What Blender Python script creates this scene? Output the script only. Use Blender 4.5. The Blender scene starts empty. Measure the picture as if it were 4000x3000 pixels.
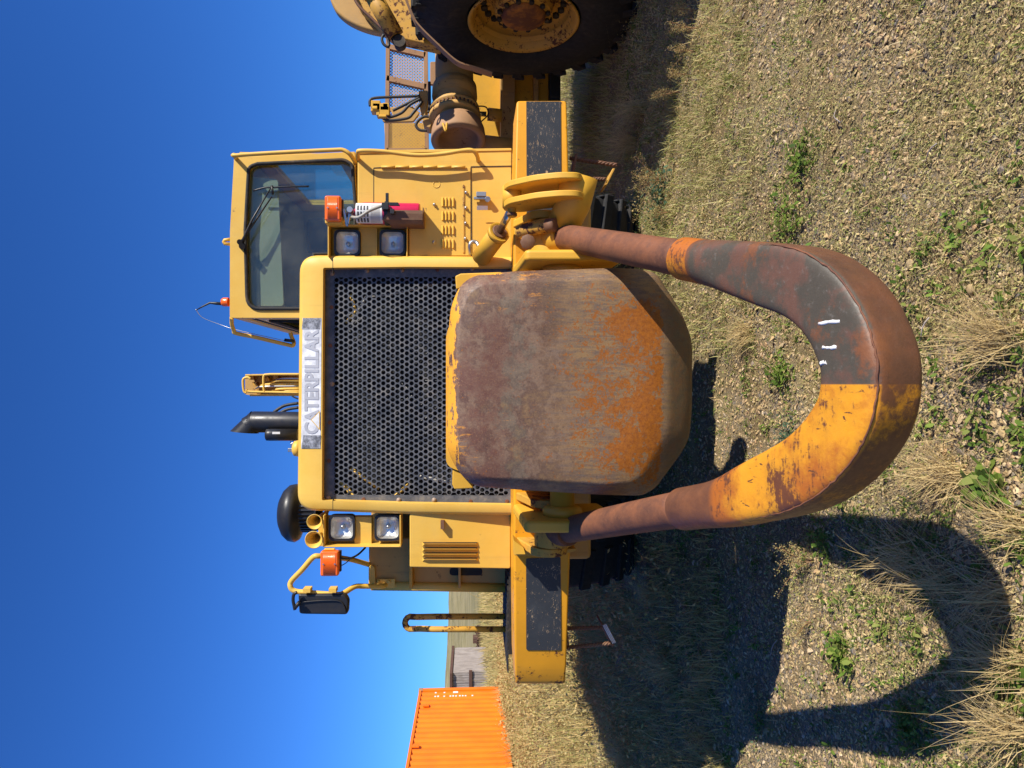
import bpy, bmesh, math, random
import numpy as np
from mathutils import Vector, Matrix
random.seed(7)
rng = np.random.default_rng(11)
scene = bpy.context.scene
C = scene.collection
R = math.radians

# ---------------------------------------------------------------- camera
CAM_H = 1.75                    # eye height above the gravel
FPX, PITCH = 2750.0, math.atan(150/2750.0)
cam_d = bpy.data.cameras.new('camera'); cam = bpy.data.objects.new('camera', cam_d); C.objects.link(cam)
cam_d.sensor_fit = 'HORIZONTAL'; cam_d.sensor_width = 36.0; cam_d.lens = 36.0*FPX/4000.0
cam_d.clip_start = 0.05; cam_d.clip_end = 3000
FW = Vector((0, math.cos(PITCH), -math.sin(PITCH))); UP = Vector((0, math.sin(PITCH), math.cos(PITCH))); RT = Vector((1,0,0))
m3 = Matrix((-UP, RT, -FW)).transposed()        # the phone was held upright, so the picture lies on its side
cam.matrix_world = Matrix.Translation((0,0,CAM_H)) @ m3.to_4x4()
scene.camera = cam
scene.render.resolution_x = 1024; scene.render.resolution_y = 768

# ---------------------------------------------------------------- sky, sun, exposure
SUN_AZ, SUN_EL = R(57.5), R(34.0)
LDIR = Vector((-math.sin(SUN_AZ)*math.cos(SUN_EL), math.cos(SUN_AZ)*math.cos(SUN_EL), -math.sin(SUN_EL)))
world = bpy.data.worlds.new('World'); scene.world = world; world.use_nodes = True
wt = world.node_tree; wt.nodes.clear()
sky = wt.nodes.new('ShaderNodeTexSky'); sky.sky_type = 'NISHITA'; sky.sun_disc = False
sky.sun_elevation = SUN_EL
_s = -LDIR
sky.sun_rotation = math.atan2(_s.x, _s.y)
sky.altitude = 1200; sky.air_density = 1.0; sky.dust_density = 0.1; sky.ozone_density = 4.0
bg = wt.nodes.new('ShaderNodeBackground'); bg.inputs['Strength'].default_value = 0.115
wo = wt.nodes.new('ShaderNodeOutputWorld')
tint = wt.nodes.new('ShaderNodeMix'); tint.data_type='RGBA'; tint.blend_type='MULTIPLY'; tint.inputs[0].default_value=1.0; tint.inputs[7].default_value=(.20,.47,.90,1)
wt.links.new(sky.outputs[0], tint.inputs[6]); wt.links.new(tint.outputs[2], bg.inputs[0]); wt.links.new(bg.outputs[0], wo.inputs[0])
sun_d = bpy.data.lights.new('sun', 'SUN'); sun_d.energy = 5.0; sun_d.angle = R(0.55); sun_d.color = (1.0, 0.94, 0.84)
sun = bpy.data.objects.new('sun', sun_d); C.objects.link(sun)
sun.rotation_euler = LDIR.to_track_quat('-Z', 'Y').to_euler(); sun.location = (8, -6, 9)
vs = scene.view_settings; vs.view_transform = 'Standard'; vs.look = 'None'; vs.exposure = 0.6; vs.gamma = 1.0; vs.use_curve_mapping = False

# ---------------------------------------------------------------- measuring helper: a pixel of the survey photo at a known distance
def W(x, y, Y):
    d = FW + RT*((3000.0-y-1500.0)/FPX) + UP*((2000.0-x)/FPX)
    t = Y/d.y
    return Vector((d.x*t, Y, CAM_H + d.z*t))
def SX(y, Y): return W(2000, y, Y).x
def SZ(x, Y): return W(x, 1500, Y).z

# ---------------------------------------------------------------- mesh helpers
class MB:
    def __init__(s): s.v = []; s.f = []; s.sm = []
    def add(s, vs_, fs, smooth=False):
        o = len(s.v); s.v += [tuple(q) for q in vs_]
        for f_ in fs: s.f.append(tuple(i+o for i in f_)); s.sm.append(smooth)
        return s
    def box(s, a, b):
        x0,y0,z0 = [min(p,q) for p,q in zip(a,b)]; x1,y1,z1 = [max(p,q) for p,q in zip(a,b)]
        return s.add([(x0,y0,z0),(x1,y0,z0),(x1,y1,z0),(x0,y1,z0),(x0,y0,z1),(x1,y0,z1),(x1,y1,z1),(x0,y1,z1)],
              [(0,3,2,1),(4,5,6,7),(0,1,5,4),(1,2,6,5),(2,3,7,6),(3,0,4,7)])
    def obox(s, c, ax, ay, az):                    # centre and three half-axis vectors
        c = Vector(c); ax=Vector(ax); ay=Vector(ay); az=Vector(az)
        P = [c+ax*i+ay*j+az*k for k in (-1,1) for i,j in ((-1,-1),(1,-1),(1,1),(-1,1))]
        return s.add(P, [(0,3,2,1),(4,5,6,7),(0,1,5,4),(1,2,6,5),(2,3,7,6),(3,0,4,7)])
    def prism(s, pts, off, smooth=False):          # closed outline pushed along a vector
        n = len(pts); off = Vector(off); pts = [Vector(q) for q in pts]
        s.add(pts+[q+off for q in pts], [tuple(range(n)), tuple(range(2*n-1, n-1, -1))])
        o = len(s.v)-2*n
        for i in range(n):
            j = (i+1) % n; s.f.append((o+i, o+n+i, o+n+j, o+j)); s.sm.append(smooth)
        return s
    def rings(s, rings, closed=True, cap=True, smooth=True):
        n = len(rings[0]); o = len(s.v)
        for r_ in rings: s.v += [tuple(q) for q in r_]
        for k in range(len(rings)-1):
            for i in range(n if closed else n-1):
                j = (i+1) % n; a = o+k*n; b = a+n
                s.f.append((a+i, a+j, b+j, b+i)); s.sm.append(smooth)
        if cap:
            s.f.append(tuple(o+n-1-i for i in range(n))); s.sm.append(False)
            q = o+(len(rings)-1)*n; s.f.append(tuple(q+i for i in range(n))); s.sm.append(False)
        return s
    def tube(s, path, r, seg=12, cap=True):
        path = [Vector(q) for q in path]; n = len(path)
        rs = r if hasattr(r, '__len__') else [r]*n
        out = []; u = None
        for i in range(n):
            t = (path[min(i+1,n-1)]-path[max(i-1,0)]).normalized()
            if u is None:
                u = t.orthogonal().normalized()
            u = (u - t*u.dot(t)).normalized(); w = t.cross(u)
            out.append([path[i]+(u*math.cos(a)+w*math.sin(a))*rs[i] for a in [2*math.pi*k/seg for k in range(seg)]])
        return s.rings(out, True, cap, True)
    def lathe(s, prof, c, axis, seg=32, cap=False):  # prof: (distance along axis, radius)
        c = Vector(c); ax = Vector(axis).normalized(); u = ax.orthogonal().normalized(); w = ax.cross(u)
        out = [[c+ax*h+(u*math.cos(a)+w*math.sin(a))*max(r_,1e-4) for a in [2*math.pi*k/seg for k in range(seg)]] for h,r_ in prof]
        return s.rings(out, True, cap, True)
    def cyl(s, a, b, r, seg=16): return s.tube([a,b], r, seg)
    def hexbolt(s, c, axis, r=0.009, h=0.008): return s.tube([Vector(c), Vector(c)+Vector(axis).normalized()*h], r, 6)

def fillet(pts, r, n=5):
    """round the corners of a closed 2-D outline; r may be a list"""
    out = []; m = len(pts); P = [Vector((float(a),float(b))) for a,b in pts]
    for i in range(m):
        p0,p1,p2 = P[i-1],P[i],P[(i+1)%m]; rr = r[i] if hasattr(r,'__len__') else r
        if rr <= 0: out.append(tuple(p1)); continue
        a = (p0-p1); b = (p2-p1); d = min(rr, a.length*.49, b.length*.49)
        A = p1+a.normalized()*d; B = p1+b.normalized()*d
        for k in range(n+1):
            t = k/n; q = A*(1-t)**2 + p1*2*t*(1-t) + B*t*t; out.append(tuple(q))
    return out
def smooth_path(P, n=8):
    P = [Vector(q) for q in P]; out = []
    for i in range(len(P)-1):
        a = P[max(i-1,0)]; b = P[i]; c = P[i+1]; d = P[min(i+2,len(P)-1)]
        for k in range(n):
            t = k/n; out.append(0.5*((2*b)+(c-a)*t+(2*a-5*b+4*c-d)*t*t+(3*b-a-3*c+d)*t**3))
    out.append(P[-1]); return out

def finish(me, bevel=None):
    bm = bmesh.new(); bm.from_mesh(me); bmesh.ops.recalc_face_normals(bm, faces=bm.faces); bm.to_mesh(me); bm.free()
def make(name, mb, m, parent=None, label=None, bevel=0, seg=2, kind=None, recalc=True, cat=None, group=None, autosmooth=None):
    v = [Vector(q) for q in mb.v]
    lo = Vector([min(q[i] for q in v) for i in range(3)]); hi = Vector([max(q[i] for q in v) for i in range(3)])
    c = (lo+hi)/2
    if parent is None: c.z = lo.z
    me = bpy.data.meshes.new(name); me.from_pydata([q-c for q in v], [], mb.f); 
    if recalc: finish(me)
    me.polygons.foreach_set('use_smooth', [bool(q) for q in mb.sm]); me.materials.append(m)
    o = bpy.data.objects.new(name, me); C.objects.link(o)
    if parent is not None:
        o.parent = parent
        base = Vector((0,0,0)); p_ = parent
        while p_ is not None: base += p_.location; p_ = p_.parent
        o.location = c-base
    else: o.location = c
    if bevel:
        b = o.modifiers.new('bevel', 'BEVEL'); b.width = bevel; b.segments = seg; b.limit_method = 'ANGLE'; b.angle_limit = R(35); b.harden_normals = False
        if seg > 1: me.polygons.foreach_set('use_smooth', [True]*len(me.polygons)); b.harden_normals = True
    elif autosmooth:
        me.polygons.foreach_set('use_smooth', [True]*len(me.polygons)); me.set_sharp_from_angle(angle=R(autosmooth))
    if label: o['label'] = label
    if kind: o['kind'] = kind
    if cat: o['category'] = cat
    if group: o['group'] = group
    return o
def thing(name, loc, label, cat, group=None):
    o = bpy.data.objects.new(name, None); C.objects.link(o); o.location = loc; o.empty_display_size = .1
    o['label'] = label; o['category'] = cat
    if group: o['group'] = group
    return o
def bigmesh(name, V, F, m, kind='stuff', label=None, cat=None, smooth=False, parent=None):
    """V (n,3), F (m,k) with k = 3 or 4"""
    me = bpy.data.meshes.new(name); V = np.asarray(V, np.float32); F = np.asarray(F, np.int32)
    me.vertices.add(len(V)); me.vertices.foreach_set('co', V.ravel())
    k = F.shape[1]; me.loops.add(F.size); me.loops.foreach_set('vertex_index', F.ravel())
    me.polygons.add(len(F)); me.polygons.foreach_set('loop_start', np.arange(0, F.size, k, dtype=np.int32))
    me.polygons.foreach_set('loop_total', np.full(len(F), k, np.int32)) if False else None
    me.polygons.foreach_set('use_smooth', np.full(len(F), smooth)); me.update(calc_edges=True); me.validate()
    me.materials.append(m); o = bpy.data.objects.new(name, me); C.objects.link(o)
    if parent is not None:
        o.parent = parent; o.location = -parent.location
    if kind: o['kind'] = kind
    if label: o['label'] = label
    if cat: o['category'] = cat
    return o

# ---------------------------------------------------------------- materials
class NT:
    def __init__(s, name):
        s.m = bpy.data.materials.new(name); s.m.use_nodes = True; s.t = s.m.node_tree; s.t.nodes.clear()
        s.out = s.t.nodes.new('ShaderNodeOutputMaterial'); s.b = s.t.nodes.new('ShaderNodeBsdfPrincipled')
        s.t.links.new(s.b.outputs[0], s.out.inputs[0]); s._pos = None
    def put(s, inp, val):
        if isinstance(val, bpy.types.NodeSocket): s.t.links.new(val, inp)
        elif isinstance(val, (tuple, list)) and len(val) == 3 and inp.type == 'RGBA': inp.default_value = (*val, 1)
        else: inp.default_value = val
    def pos(s):
        if s._pos is None: s._pos = s.t.nodes.new('ShaderNodeNewGeometry')
        return s._pos.outputs['Position']
    def xyz(s):
        n = s.t.nodes.new('ShaderNodeSeparateXYZ'); s.t.links.new(s.pos(), n.inputs[0]); return n.outputs
    def scaled(s, sc):
        n = s.t.nodes.new('ShaderNodeVectorMath'); n.operation = 'MULTIPLY'; s.t.links.new(s.pos(), n.inputs[0]); n.inputs[1].default_value = sc
        return n.outputs[0]
    def noise(s, scale, detail=4, rough=.55, vec=None, dist=0):
        n = s.t.nodes.new('ShaderNodeTexNoise'); n.inputs['Scale'].default_value = scale; n.inputs['Detail'].default_value = detail
        n.inputs['Roughness'].default_value = rough; n.inputs['Distortion'].default_value = dist
        s.t.links.new(vec if vec is not None else s.pos(), n.inputs['Vector']); return n.outputs['Fac']
    def vor(s, scale, feat='F1', vec=None, out='Distance'):
        n = s.t.nodes.new('ShaderNodeTexVoronoi'); n.feature = feat; n.inputs['Scale'].default_value = scale
        s.t.links.new(vec if vec is not None else s.pos(), n.inputs['Vector']); return n.outputs[out]
    def ramp(s, fac, a, b, lo=0., hi=1.):
        n = s.t.nodes.new('ShaderNodeMapRange'); n.interpolation_type = 'SMOOTHSTEP'
        s.put(n.inputs[0], fac); n.inputs[1].default_value = a; n.inputs[2].default_value = b; n.inputs[3].default_value = lo; n.inputs[4].default_value = hi
        return n.outputs[0]
    def math(s, op, a, b=0., c=None):
        n = s.t.nodes.new('ShaderNodeMath'); n.operation = op; s.put(n.inputs[0], a); s.put(n.inputs[1], b)
        if c is not None: s.put(n.inputs[2], c)
        return n.outputs[0]
    def mix(s, fac, a, b, mode='MIX'):
        n = s.t.nodes.new('ShaderNodeMix'); n.data_type = 'RGBA'; n.blend_type = mode
        s.put(n.inputs[0], fac); s.put(n.inputs[6], a); s.put(n.inputs[7], b); return n.outputs[2]
    def island(s):
        if s._pos is None: s.pos()
        return s._pos.outputs['Random Per Island']
    def cramp(s, fac, stops):
        n = s.t.nodes.new('ShaderNodeValToRGB'); s.put(n.inputs[0], fac); e = n.color_ramp.elements
        while len(e) < len(stops): e.new(.5)
        for el,(p_,c_) in zip(e, stops): el.position = p_; el.color = (*c_,1)
        return n.outputs[0]
    def bump(s, h, strength=.3, dist=.01):
        n = s.t.nodes.new('ShaderNodeBump'); n.inputs['Strength'].default_value = strength; n.inputs['Distance'].default_value = dist
        s.put(n.inputs['Height'], h); s.t.links.new(n.outputs[0], s.b.inputs['Normal'])
    def set(s, col=None, rough=None, metal=None, spec=None):
        if col is not None: s.put(s.b.inputs['Base Color'], col)
        if rough is not None: s.put(s.b.inputs['Roughness'], rough)
        if metal is not None: s.put(s.b.inputs['Metallic'], metal)
        if spec is not None: s.put(s.b.inputs['Specular IOR Level'], spec)
        return s
RUST = (.105,.036,.017); RUST2 = (.19,.062,.022); DUST = (.32,.22,.12)
def paint(name, c, chip=.0, rough=.5, dirt=.25, chipcol=RUST, scale=1., c2=None):
    s = NT(name); n1 = s.noise(1.7*scale, 6, .65); n2 = s.noise(19*scale, 7, .72); n3 = s.noise(90, 3)
    c2 = c2 or tuple(q*.84 for q in c)
    col = s.mix(s.ramp(n1,.35,.68), c, c2)
    col = s.mix(s.math('MULTIPLY', s.ramp(s.noise(4.3*scale,8,.75),.5,.75), dirt), col, DUST)
    streak = s.noise(1, 4, .6, vec=s.scaled((26,26,1.6)))
    col = s.mix(s.math('MULTIPLY', s.ramp(streak,.56,.75), dirt*.8), col, (.2,.12,.05))
    if chip > 0:
        k = s.ramp(s.math('ADD', s.math('MULTIPLY', n2, .62), s.math('MULTIPLY', s.noise(3.1,3), .38)), .66-.13*chip, .675-.13*chip)
        ring = s.ramp(s.math('ADD', s.math('MULTIPLY', n2, .62), s.math('MULTIPLY', s.noise(3.1,3), .38)), .63-.13*chip, .66-.13*chip)
        col = s.mix(s.math('MULTIPLY', ring, .45), col, tuple(q*.45+w*.3 for q,w in zip(c,RUST2)))
        col = s.mix(k, col, chipcol)
        s.bump(s.math('SUBTRACT', s.math('MULTIPLY', n3, .15), k), .25, .003)
        s.set(rough=s.ramp(k,0,1,rough,.85))
    else:
        s.bump(s.math('ADD', s.math('MULTIPLY', n1, 1.0), s.math('MULTIPLY', n3, .02)), .12, .01)
        s.set(rough=s.ramp(n2,.3,.7,rough-.06,rough+.12))
    s.set(col=col, spec=.4); return s.m
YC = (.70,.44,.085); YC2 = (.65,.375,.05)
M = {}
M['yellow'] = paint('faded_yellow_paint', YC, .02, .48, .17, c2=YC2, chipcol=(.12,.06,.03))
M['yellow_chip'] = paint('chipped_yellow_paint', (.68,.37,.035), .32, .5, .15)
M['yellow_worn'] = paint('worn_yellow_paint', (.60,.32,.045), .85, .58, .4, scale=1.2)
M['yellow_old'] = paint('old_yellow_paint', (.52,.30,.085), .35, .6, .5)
M['bumper'] = paint('bumper_yellow_paint', (.70,.31,.010), .60, .5, .10)
M['brown_metal'] = paint('brown_metal', (.16,.075,.04), .3, .65, .4)
M['black'] = paint('satin_black', (.018,.018,.02), 0, .38, .06)
M['void'] = NT('unlit_black').set((.004,.004,.004),.8).m  # near-black colour stands for the unlit space behind the grille
M['rubber'] = paint('rubber', (.022,.022,.023), 0, .8, .45)
M['tyre'] = paint('tyre_rubber', (.016,.016,.017), 0, .78, .12)
M['dark'] = paint('dark_machinery', (.02,.018,.015), .2, .7, .3)
M['steel'] = NT('bare_steel').set((.45,.43,.4), .38, .9).m
M['chrome'] = NT('chrome_rod').set((.62,.55,.42), .22, .95).m
M['bolt'] = paint('bolt_metal', (.3,.22,.16), .5, .5, .3)
s = NT('perforated_sheet'); n = s.noise(14,6,.7); s.set(col=s.cramp(n, [(.3,(.035,.04,.05)),(.52,(.085,.09,.10)),(.7,(.17,.16,.145))]), rough=.5, spec=.5)
s.bump(s.noise(60,3), .15, .003); M['perf'] = s.m
s = NT('rust_pipe_metal'); n=s.noise(6,8,.7); n2=s.noise(55,6,.75); st=s.noise(1,5,.6,vec=s.scaled((30,4,30)))
col = s.cramp(n, [(.28,(.075,.032,.022)),(.46,(.14,.056,.03)),(.6,(.2,.075,.034)),(.75,(.13,.065,.045))])
col = s.mix(s.math('MULTIPLY', s.ramp(n2,.5,.7),.55), col, (.24,.1,.05)); col = s.mix(s.math('MULTIPLY', s.ramp(st,.5,.72),.4), col, (.07,.035,.028))
s.set(col=col, rough=.68, spec=.35); s.bump(n2,.35,.004); M['rust'] = s.m
s = NT('rusty_hub'); s.set(s.mix(s.ramp(s.noise(4,6,.7),.4,.6),(.13,.045,.02),(.40,.15,.02)),.75); s.bump(s.noise(40,5),.3,.004); M['rust_hub']=s.m
# bail curve: half yellow, half bare dark steel, worn on the outside
s = NT('bail_paint'); X = s.xyz(); n=s.noise(5.5,8,.7); n2=s.noise(40,7,.75); scr=s.noise(1,6,.7,vec=s.scaled((9,70,60)))
rustc = s.cramp(n, [(.3,(.085,.035,.02)),(.5,(.15,.058,.026)),(.7,(.21,.08,.03))])
dark = s.mix(s.ramp(s.noise(7,6,.65),.42,.58), (.072,.060,.042), (.13,.065,.042))
dark = s.mix(s.math('MULTIPLY', s.ramp(n2,.56,.7),.5), dark, (.17,.15,.13))
yel = s.mix(s.ramp(n,.4,.66), (.70,.29,.014), (.52,.22,.016))
wear = s.math('ADD', s.math('MULTIPLY', n, .5), s.math('MULTIPLY', s.math('ADD', n2, scr), .25))
scn=s.noise(1,5,.6,vec=s.scaled((60,14,14)),dist=.8); yel2 = s.mix(s.ramp(s.math('ADD',s.noise(3.2,7,.7),s.ramp(X[1],1.9,2.35,0,.12)),.44,.62), yel, (.38,.11,.014)); yel2 = s.mix(s.ramp(wear,.528,.575), yel2, (.13,.045,.018)); yel2 = s.mix(s.ramp(scn,.64,.66), yel2, (.12,.05,.02))
edge_y = s.math('ADD', X[1], s.math('MULTIPLY', n, .05))
left = s.math('MULTIPLY', s.ramp(X[0], -.003, .001, 1, 0), s.ramp(edge_y, 2.27, 2.31, 1, 0))
patch = s.math('MULTIPLY', s.ramp(edge_y, 2.435, 2.445), s.ramp(edge_y, 2.575, 2.585, 1, 0)); patch = s.math('MULTIPLY', patch, s.ramp(X[0],.0,.1))
rightdark = s.math('MULTIPLY', s.ramp(X[0],-.02,.0), s.ramp(edge_y, 2.40, 2.44, 1, 0))
col = s.mix(rightdark, rustc, dark)
col = s.mix(s.math('MULTIPLY', rightdark, s.ramp(n,.5,.62)), col, rustc)
vm = s.t.nodes.new('ShaderNodeVectorMath'); vm.operation='DOT_PRODUCT'; s.t.links.new(s.pos(), vm.inputs[0]); _q=W(2200,1500,3.62); _nu=Vector((0,-math.sin(R(16.2)),math.cos(R(16.2)))); vm.inputs[1].default_value=_nu; front = s.math('MULTIPLY', s.ramp(s.math('SUBTRACT', vm.outputs['Value'], _q.dot(_nu)), .066,.058), s.ramp(X[1],2.25,2.05))
yel2 = s.mix(s.math('MULTIPLY', front, s.ramp(s.math('ADD',s.math('MULTIPLY',n,.6),s.math('MULTIPLY',n2,.4)),.40,.52,.15,.95)), yel2, rustc)
col = s.mix(s.math('MULTIPLY', front, .8), col, rustc)
col = s.mix(left, col, yel2); col = s.mix(patch, col, yel2)
s.set(col=col, rough=s.ramp(n2,.3,.7,.42,.62), spec=.45); s.bump(s.math('ADD', n2, s.math('MULTIPLY', n, 2.)),.3,.004); M['bail'] = s.m
# push plate
s = NT('push_plate_steel'); X = s.xyz(); n=s.noise(3.3,7,.65); n2=s.noise(26,10,.8); n3=s.noise(120,5,.75); st=s.noise(1,8,.75,vec=s.scaled((60,20,9))); n4=s.noise(60,8,.8)
base = s.cramp(s.noise(3.4,8,.72), [(.33,(.055,.026,.018)),(.45,(.115,.056,.036)),(.52,(.20,.125,.08)),(.58,(.105,.056,.038)),(.68,(.25,.15,.065))])
tan = s.mix(s.ramp(st,.40,.62), (.25,.145,.055), (.125,.085,.06))
base = s.mix(s.math('MULTIPLY', s.ramp(X[2],1.55,1.25), s.ramp(s.noise(5,7,.7),.3,.6,.35,.95)), base, tan)
top = s.math('MULTIPLY', s.ramp(X[2],1.50,1.70), s.ramp(s.noise(6,7,.7),.4,.58)); base = s.mix(s.math('MULTIPLY', top, .85), base, (.13,.05,.032))
grn = s.ramp(s.math('ADD', s.noise(9,6,.7), s.math('MULTIPLY',s.math('ABSOLUTE', s.math('SUBTRACT', X[2], 1.57)),1.6)), .56,.50); base = s.mix(s.math('MULTIPLY', grn,.3), base, (.12,.125,.09))
base = s.mix(s.math('MULTIPLY', s.ramp(n3,.52,.68), .45), base, (.36,.20,.095)); base = s.mix(s.math('MULTIPLY', s.ramp(n4,.44,.36), .75), base, (.065,.032,.022))
base = s.mix(s.math('MULTIPLY', s.ramp(st,.58,.7), .2), base, (.36,.28,.2))
zone = s.ramp(X[2], .885,.925); zone = s.math('MULTIPLY', zone, s.ramp(X[2],1.38,.93)); side = s.ramp(s.math('ADD',s.math('ABSOLUTE',s.math('ADD',X[0],.02)),s.math('MULTIPLY',n,.2)),.62,.45)
thr = s.math('ADD', s.math('MULTIPLY', s.math('MULTIPLY',zone,side), .17), s.math('ADD', s.math('MULTIPLY', s.noise(44,10,.72), .58), s.math('MULTIPLY', s.noise(7,7,.7), .42)))
thf = s.math('ADD', s.math('MULTIPLY', s.math('MULTIPLY', s.math('MULTIPLY', s.ramp(X[2],.885,.925), s.ramp(X[2],1.48,1.2)), side), .10), s.math('ADD', s.math('MULTIPLY', s.noise(105,5,.65), .6), s.math('MULTIPLY', s.noise(14,5,.6), .4)))
base = s.mix(s.ramp(thf,.612,.63), base, (.26,.08,.006))
base = s.mix(s.ramp(thr,.618,.634), base, s.mix(s.ramp(n4,.35,.65), (.34,.105,.003), (.20,.055,.004)))
pt = s.math('ADD', s.math('MULTIPLY', s.noise(2.4,5,.6), .5), s.math('MULTIPLY', st,.5)); pt = s.math('MULTIPLY', s.ramp(pt,.52,.57), s.ramp(X[2],1.42,1.5)); base = s.mix(s.math('MULTIPLY',pt,s.ramp(n4,.4,.55)), base, (.55,.22,.02))
yz = s.math('ADD', s.ramp(X[2],1.79,1.84), s.math('MULTIPLY', s.ramp(s.math('ABSOLUTE', X[0]), .475,.50), s.ramp(X[2],1.5,1.7)))
thr2 = s.math('ADD', s.math('MULTIPLY', yz, .20), s.math('ADD', s.math('MULTIPLY', s.noise(1,7,.75,vec=s.scaled((7,7,50))), .5), s.math('MULTIPLY', s.noise(9,7,.75), .5)))
base = s.mix(s.ramp(thr2,.655,.672), base, (.72,.32,.02))
low = s.ramp(X[2], .925,.85); base = s.mix(s.math('MULTIPLY', low,.7), base, s.mix(s.ramp(n2,.4,.6), (.085,.068,.035), (.15,.075,.025)))  # dark lower band: shade of the downward-facing bend put into the colour
s.set(col=base, rough=s.ramp(n2,.3,.7,.45,.75), metal=.0, spec=.5); s.bump(s.math('ADD', n2, s.math('MULTIPLY', n4,.5)),.38,.004); M['plate'] = s.m
# black friction panel with scratches
def scratch(name, amt, dirx):
    s = NT(name); a=s.noise(1,7,.75,vec=s.scaled(dirx), dist=1.2); b=s.noise(9,5,.7); k=s.math('ADD', s.math('MULTIPLY',a,.75), s.math('MULTIPLY',b,.25))
    col = s.mix(s.ramp(k,.56-amt,.585-amt), (.022,.025,.03), s.mix(s.noise(30,3), (.45,.22,.04), (.4,.36,.28)))
    col = s.mix(s.ramp(s.noise(5,8,.7),.5,.8,0,.35), col, (.09,.09,.09))
    s.set(col=col, rough=.5, spec=.5); s.bump(a,.15,.003); return s.m
M['scratch'] = scratch('scratched_black', -.008, (34,34,120)); M['scratch2'] = scratch('scratched_black_light', -.02, (34,34,90))
# glass
def glass(name, tint, gloss=.12, rough=.02):
    s = NT(name); t = s.t; t.nodes.remove(s.b)
    tr = t.nodes.new('ShaderNodeBsdfTransparent'); tr.inputs[0].default_value = (*tint,1)
    gl = t.nodes.new('ShaderNodeBsdfGlossy'); gl.inputs['Roughness'].default_value = rough
    df = t.nodes.new('ShaderNodeBsdfDiffuse'); df.inputs[0].default_value = (.3,.3,.26,1)
    lw = t.nodes.new('ShaderNodeLayerWeight'); fr = s.math('ADD', s.math('MULTIPLY', s.math('POWER', lw.outputs['Facing'], 4.), .7), .045)
    m1 = t.nodes.new('ShaderNodeMixShader'); m2 = t.nodes.new('ShaderNodeMixShader')
    dn = s.ramp(s.noise(3,6,.7),.35,.75,.02,gloss*.8)
    t.links.new(dn, m1.inputs[0]); t.links.new(tr.outputs[0], m1.inputs[1]); t.links.new(df.outputs[0], m1.inputs[2])
    t.links.new(fr, m2.inputs[0]); t.links.new(m1.outputs[0], m2.inputs[1]); t.links.new(gl.outputs[0], m2.inputs[2])
    t.links.new(m2.outputs[0], s.out.inputs[0]); return s.m
M['glass'] = glass('dusty_tinted_glass', (.84,.90,.84), .13); M['lens'] = glass('lamp_glass', (.93,.95,.97), .02)
s = NT('lamp_reflector'); s.set((.78,.76,.70), .38, .75); s.bump(s.noise(38,2),.5,.01); M['reflector'] = s.m
s = NT('amber_plastic'); s.set((.82,.13,.005), .25, 0, .5); s.b.inputs['Subsurface Weight'].default_value=.0
s.put(s.b.inputs['Coat Weight'], .5); M['amber'] = s.m
M['red'] = NT('red_enamel').set((.56,.018,.085), .3, 0, .5).m
M['red_worn'] = paint('worn_red_paint', (.20,.045,.03), .5, .55, .3, chipcol=(.3,.25,.15))
M['white'] = paint('white_label', (.72,.72,.70), 0, .5, .2)
s = NT('worn_decal'); n=s.noise(9,7,.75); s.set(col=s.mix(s.ramp(n,.35,.62), (.80,.81,.82), (.52,.53,.55)), rough=.42, spec=.5); M['decal'] = s.m
s = NT('decal_end'); n=s.noise(26,6,.75); s.set(col=s.mix(s.ramp(n,.35,.62), (.5,.5,.5), (.14,.14,.14)), rough=.4, metal=.3); M['decal_end'] = s.m
M['letter'] = paint('grey_lettering', (.42,.43,.47), 0, .5, .05)
M['printing'] = NT('dark_printing').set((.05,.05,.055), .6).m
M['seat'] = paint('seat_cloth', (.05,.05,.05), 0, .9, .2)
M['liner'] = paint('cab_liner', (.34,.345,.29), 0, .8, .1)
M['hyd_hose'] = paint('hydraulic_hose', (.03,.03,.03), 0, .55, .3)
s = NT('plywood'); M['greymetal'] = paint('grey_metal', (.32,.30,.26), .1, .5, .3)
s = NT('container_orange'); n=s.noise(1.3,5,.6); s.set(col=s.mix(s.ramp(n,.35,.7),(.80,.18,.004),(.74,.145,.004)), rough=.5, spec=.35); M['orange'] = s.m
M['rust_edge'] = paint('rusty_edge', (.36,.20,.10), .5, .7, .4)
s = NT('weathered_wood'); st=s.noise(1,5,.7,vec=s.scaled((16,16,2))); s.set(col=s.mix(s.ramp(st,.35,.65),(.21,.175,.15),(.36,.31,.27)), rough=.9); M['wood'] = s.m
M['brownwood'] = paint('brown_timber', (.10,.05,.035), 0, .9, .1)
M['whitepaint'] = NT('white_paint').set((.75,.72,.68), .5).m
# ================================================================ terrain height
def ss(a,b,x):
    t = np.clip((np.asarray(x,float)-a)/(b-a),0,1); return t*t*(3-2*t)
def ground_z(x, y):
    x = np.asarray(x,float); y = np.asarray(y,float)
    z = .20*ss(3.3,6.5,y) + .58*ss(9,21,y)*ss(1.5,-2.5,x-.12*y)
    z = z + (.012*np.sin(x*2.1+y*1.3)+.010*np.sin(x*4.7-y*3.1+1)+.006*np.sin(x*9.3+y*8.1))*ss(0,1,y+2)
    return z
def GZ(x,y): return float(ground_z(x,y))
# ================================================================ THE TRACTOR
YB = 3.9
tractor = thing('scraper_tractor', (0,5.6,GZ(0,6.9)), 'big yellow scraper tractor facing the viewer with rusty push plate and U shaped bail', 'tractor')
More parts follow.
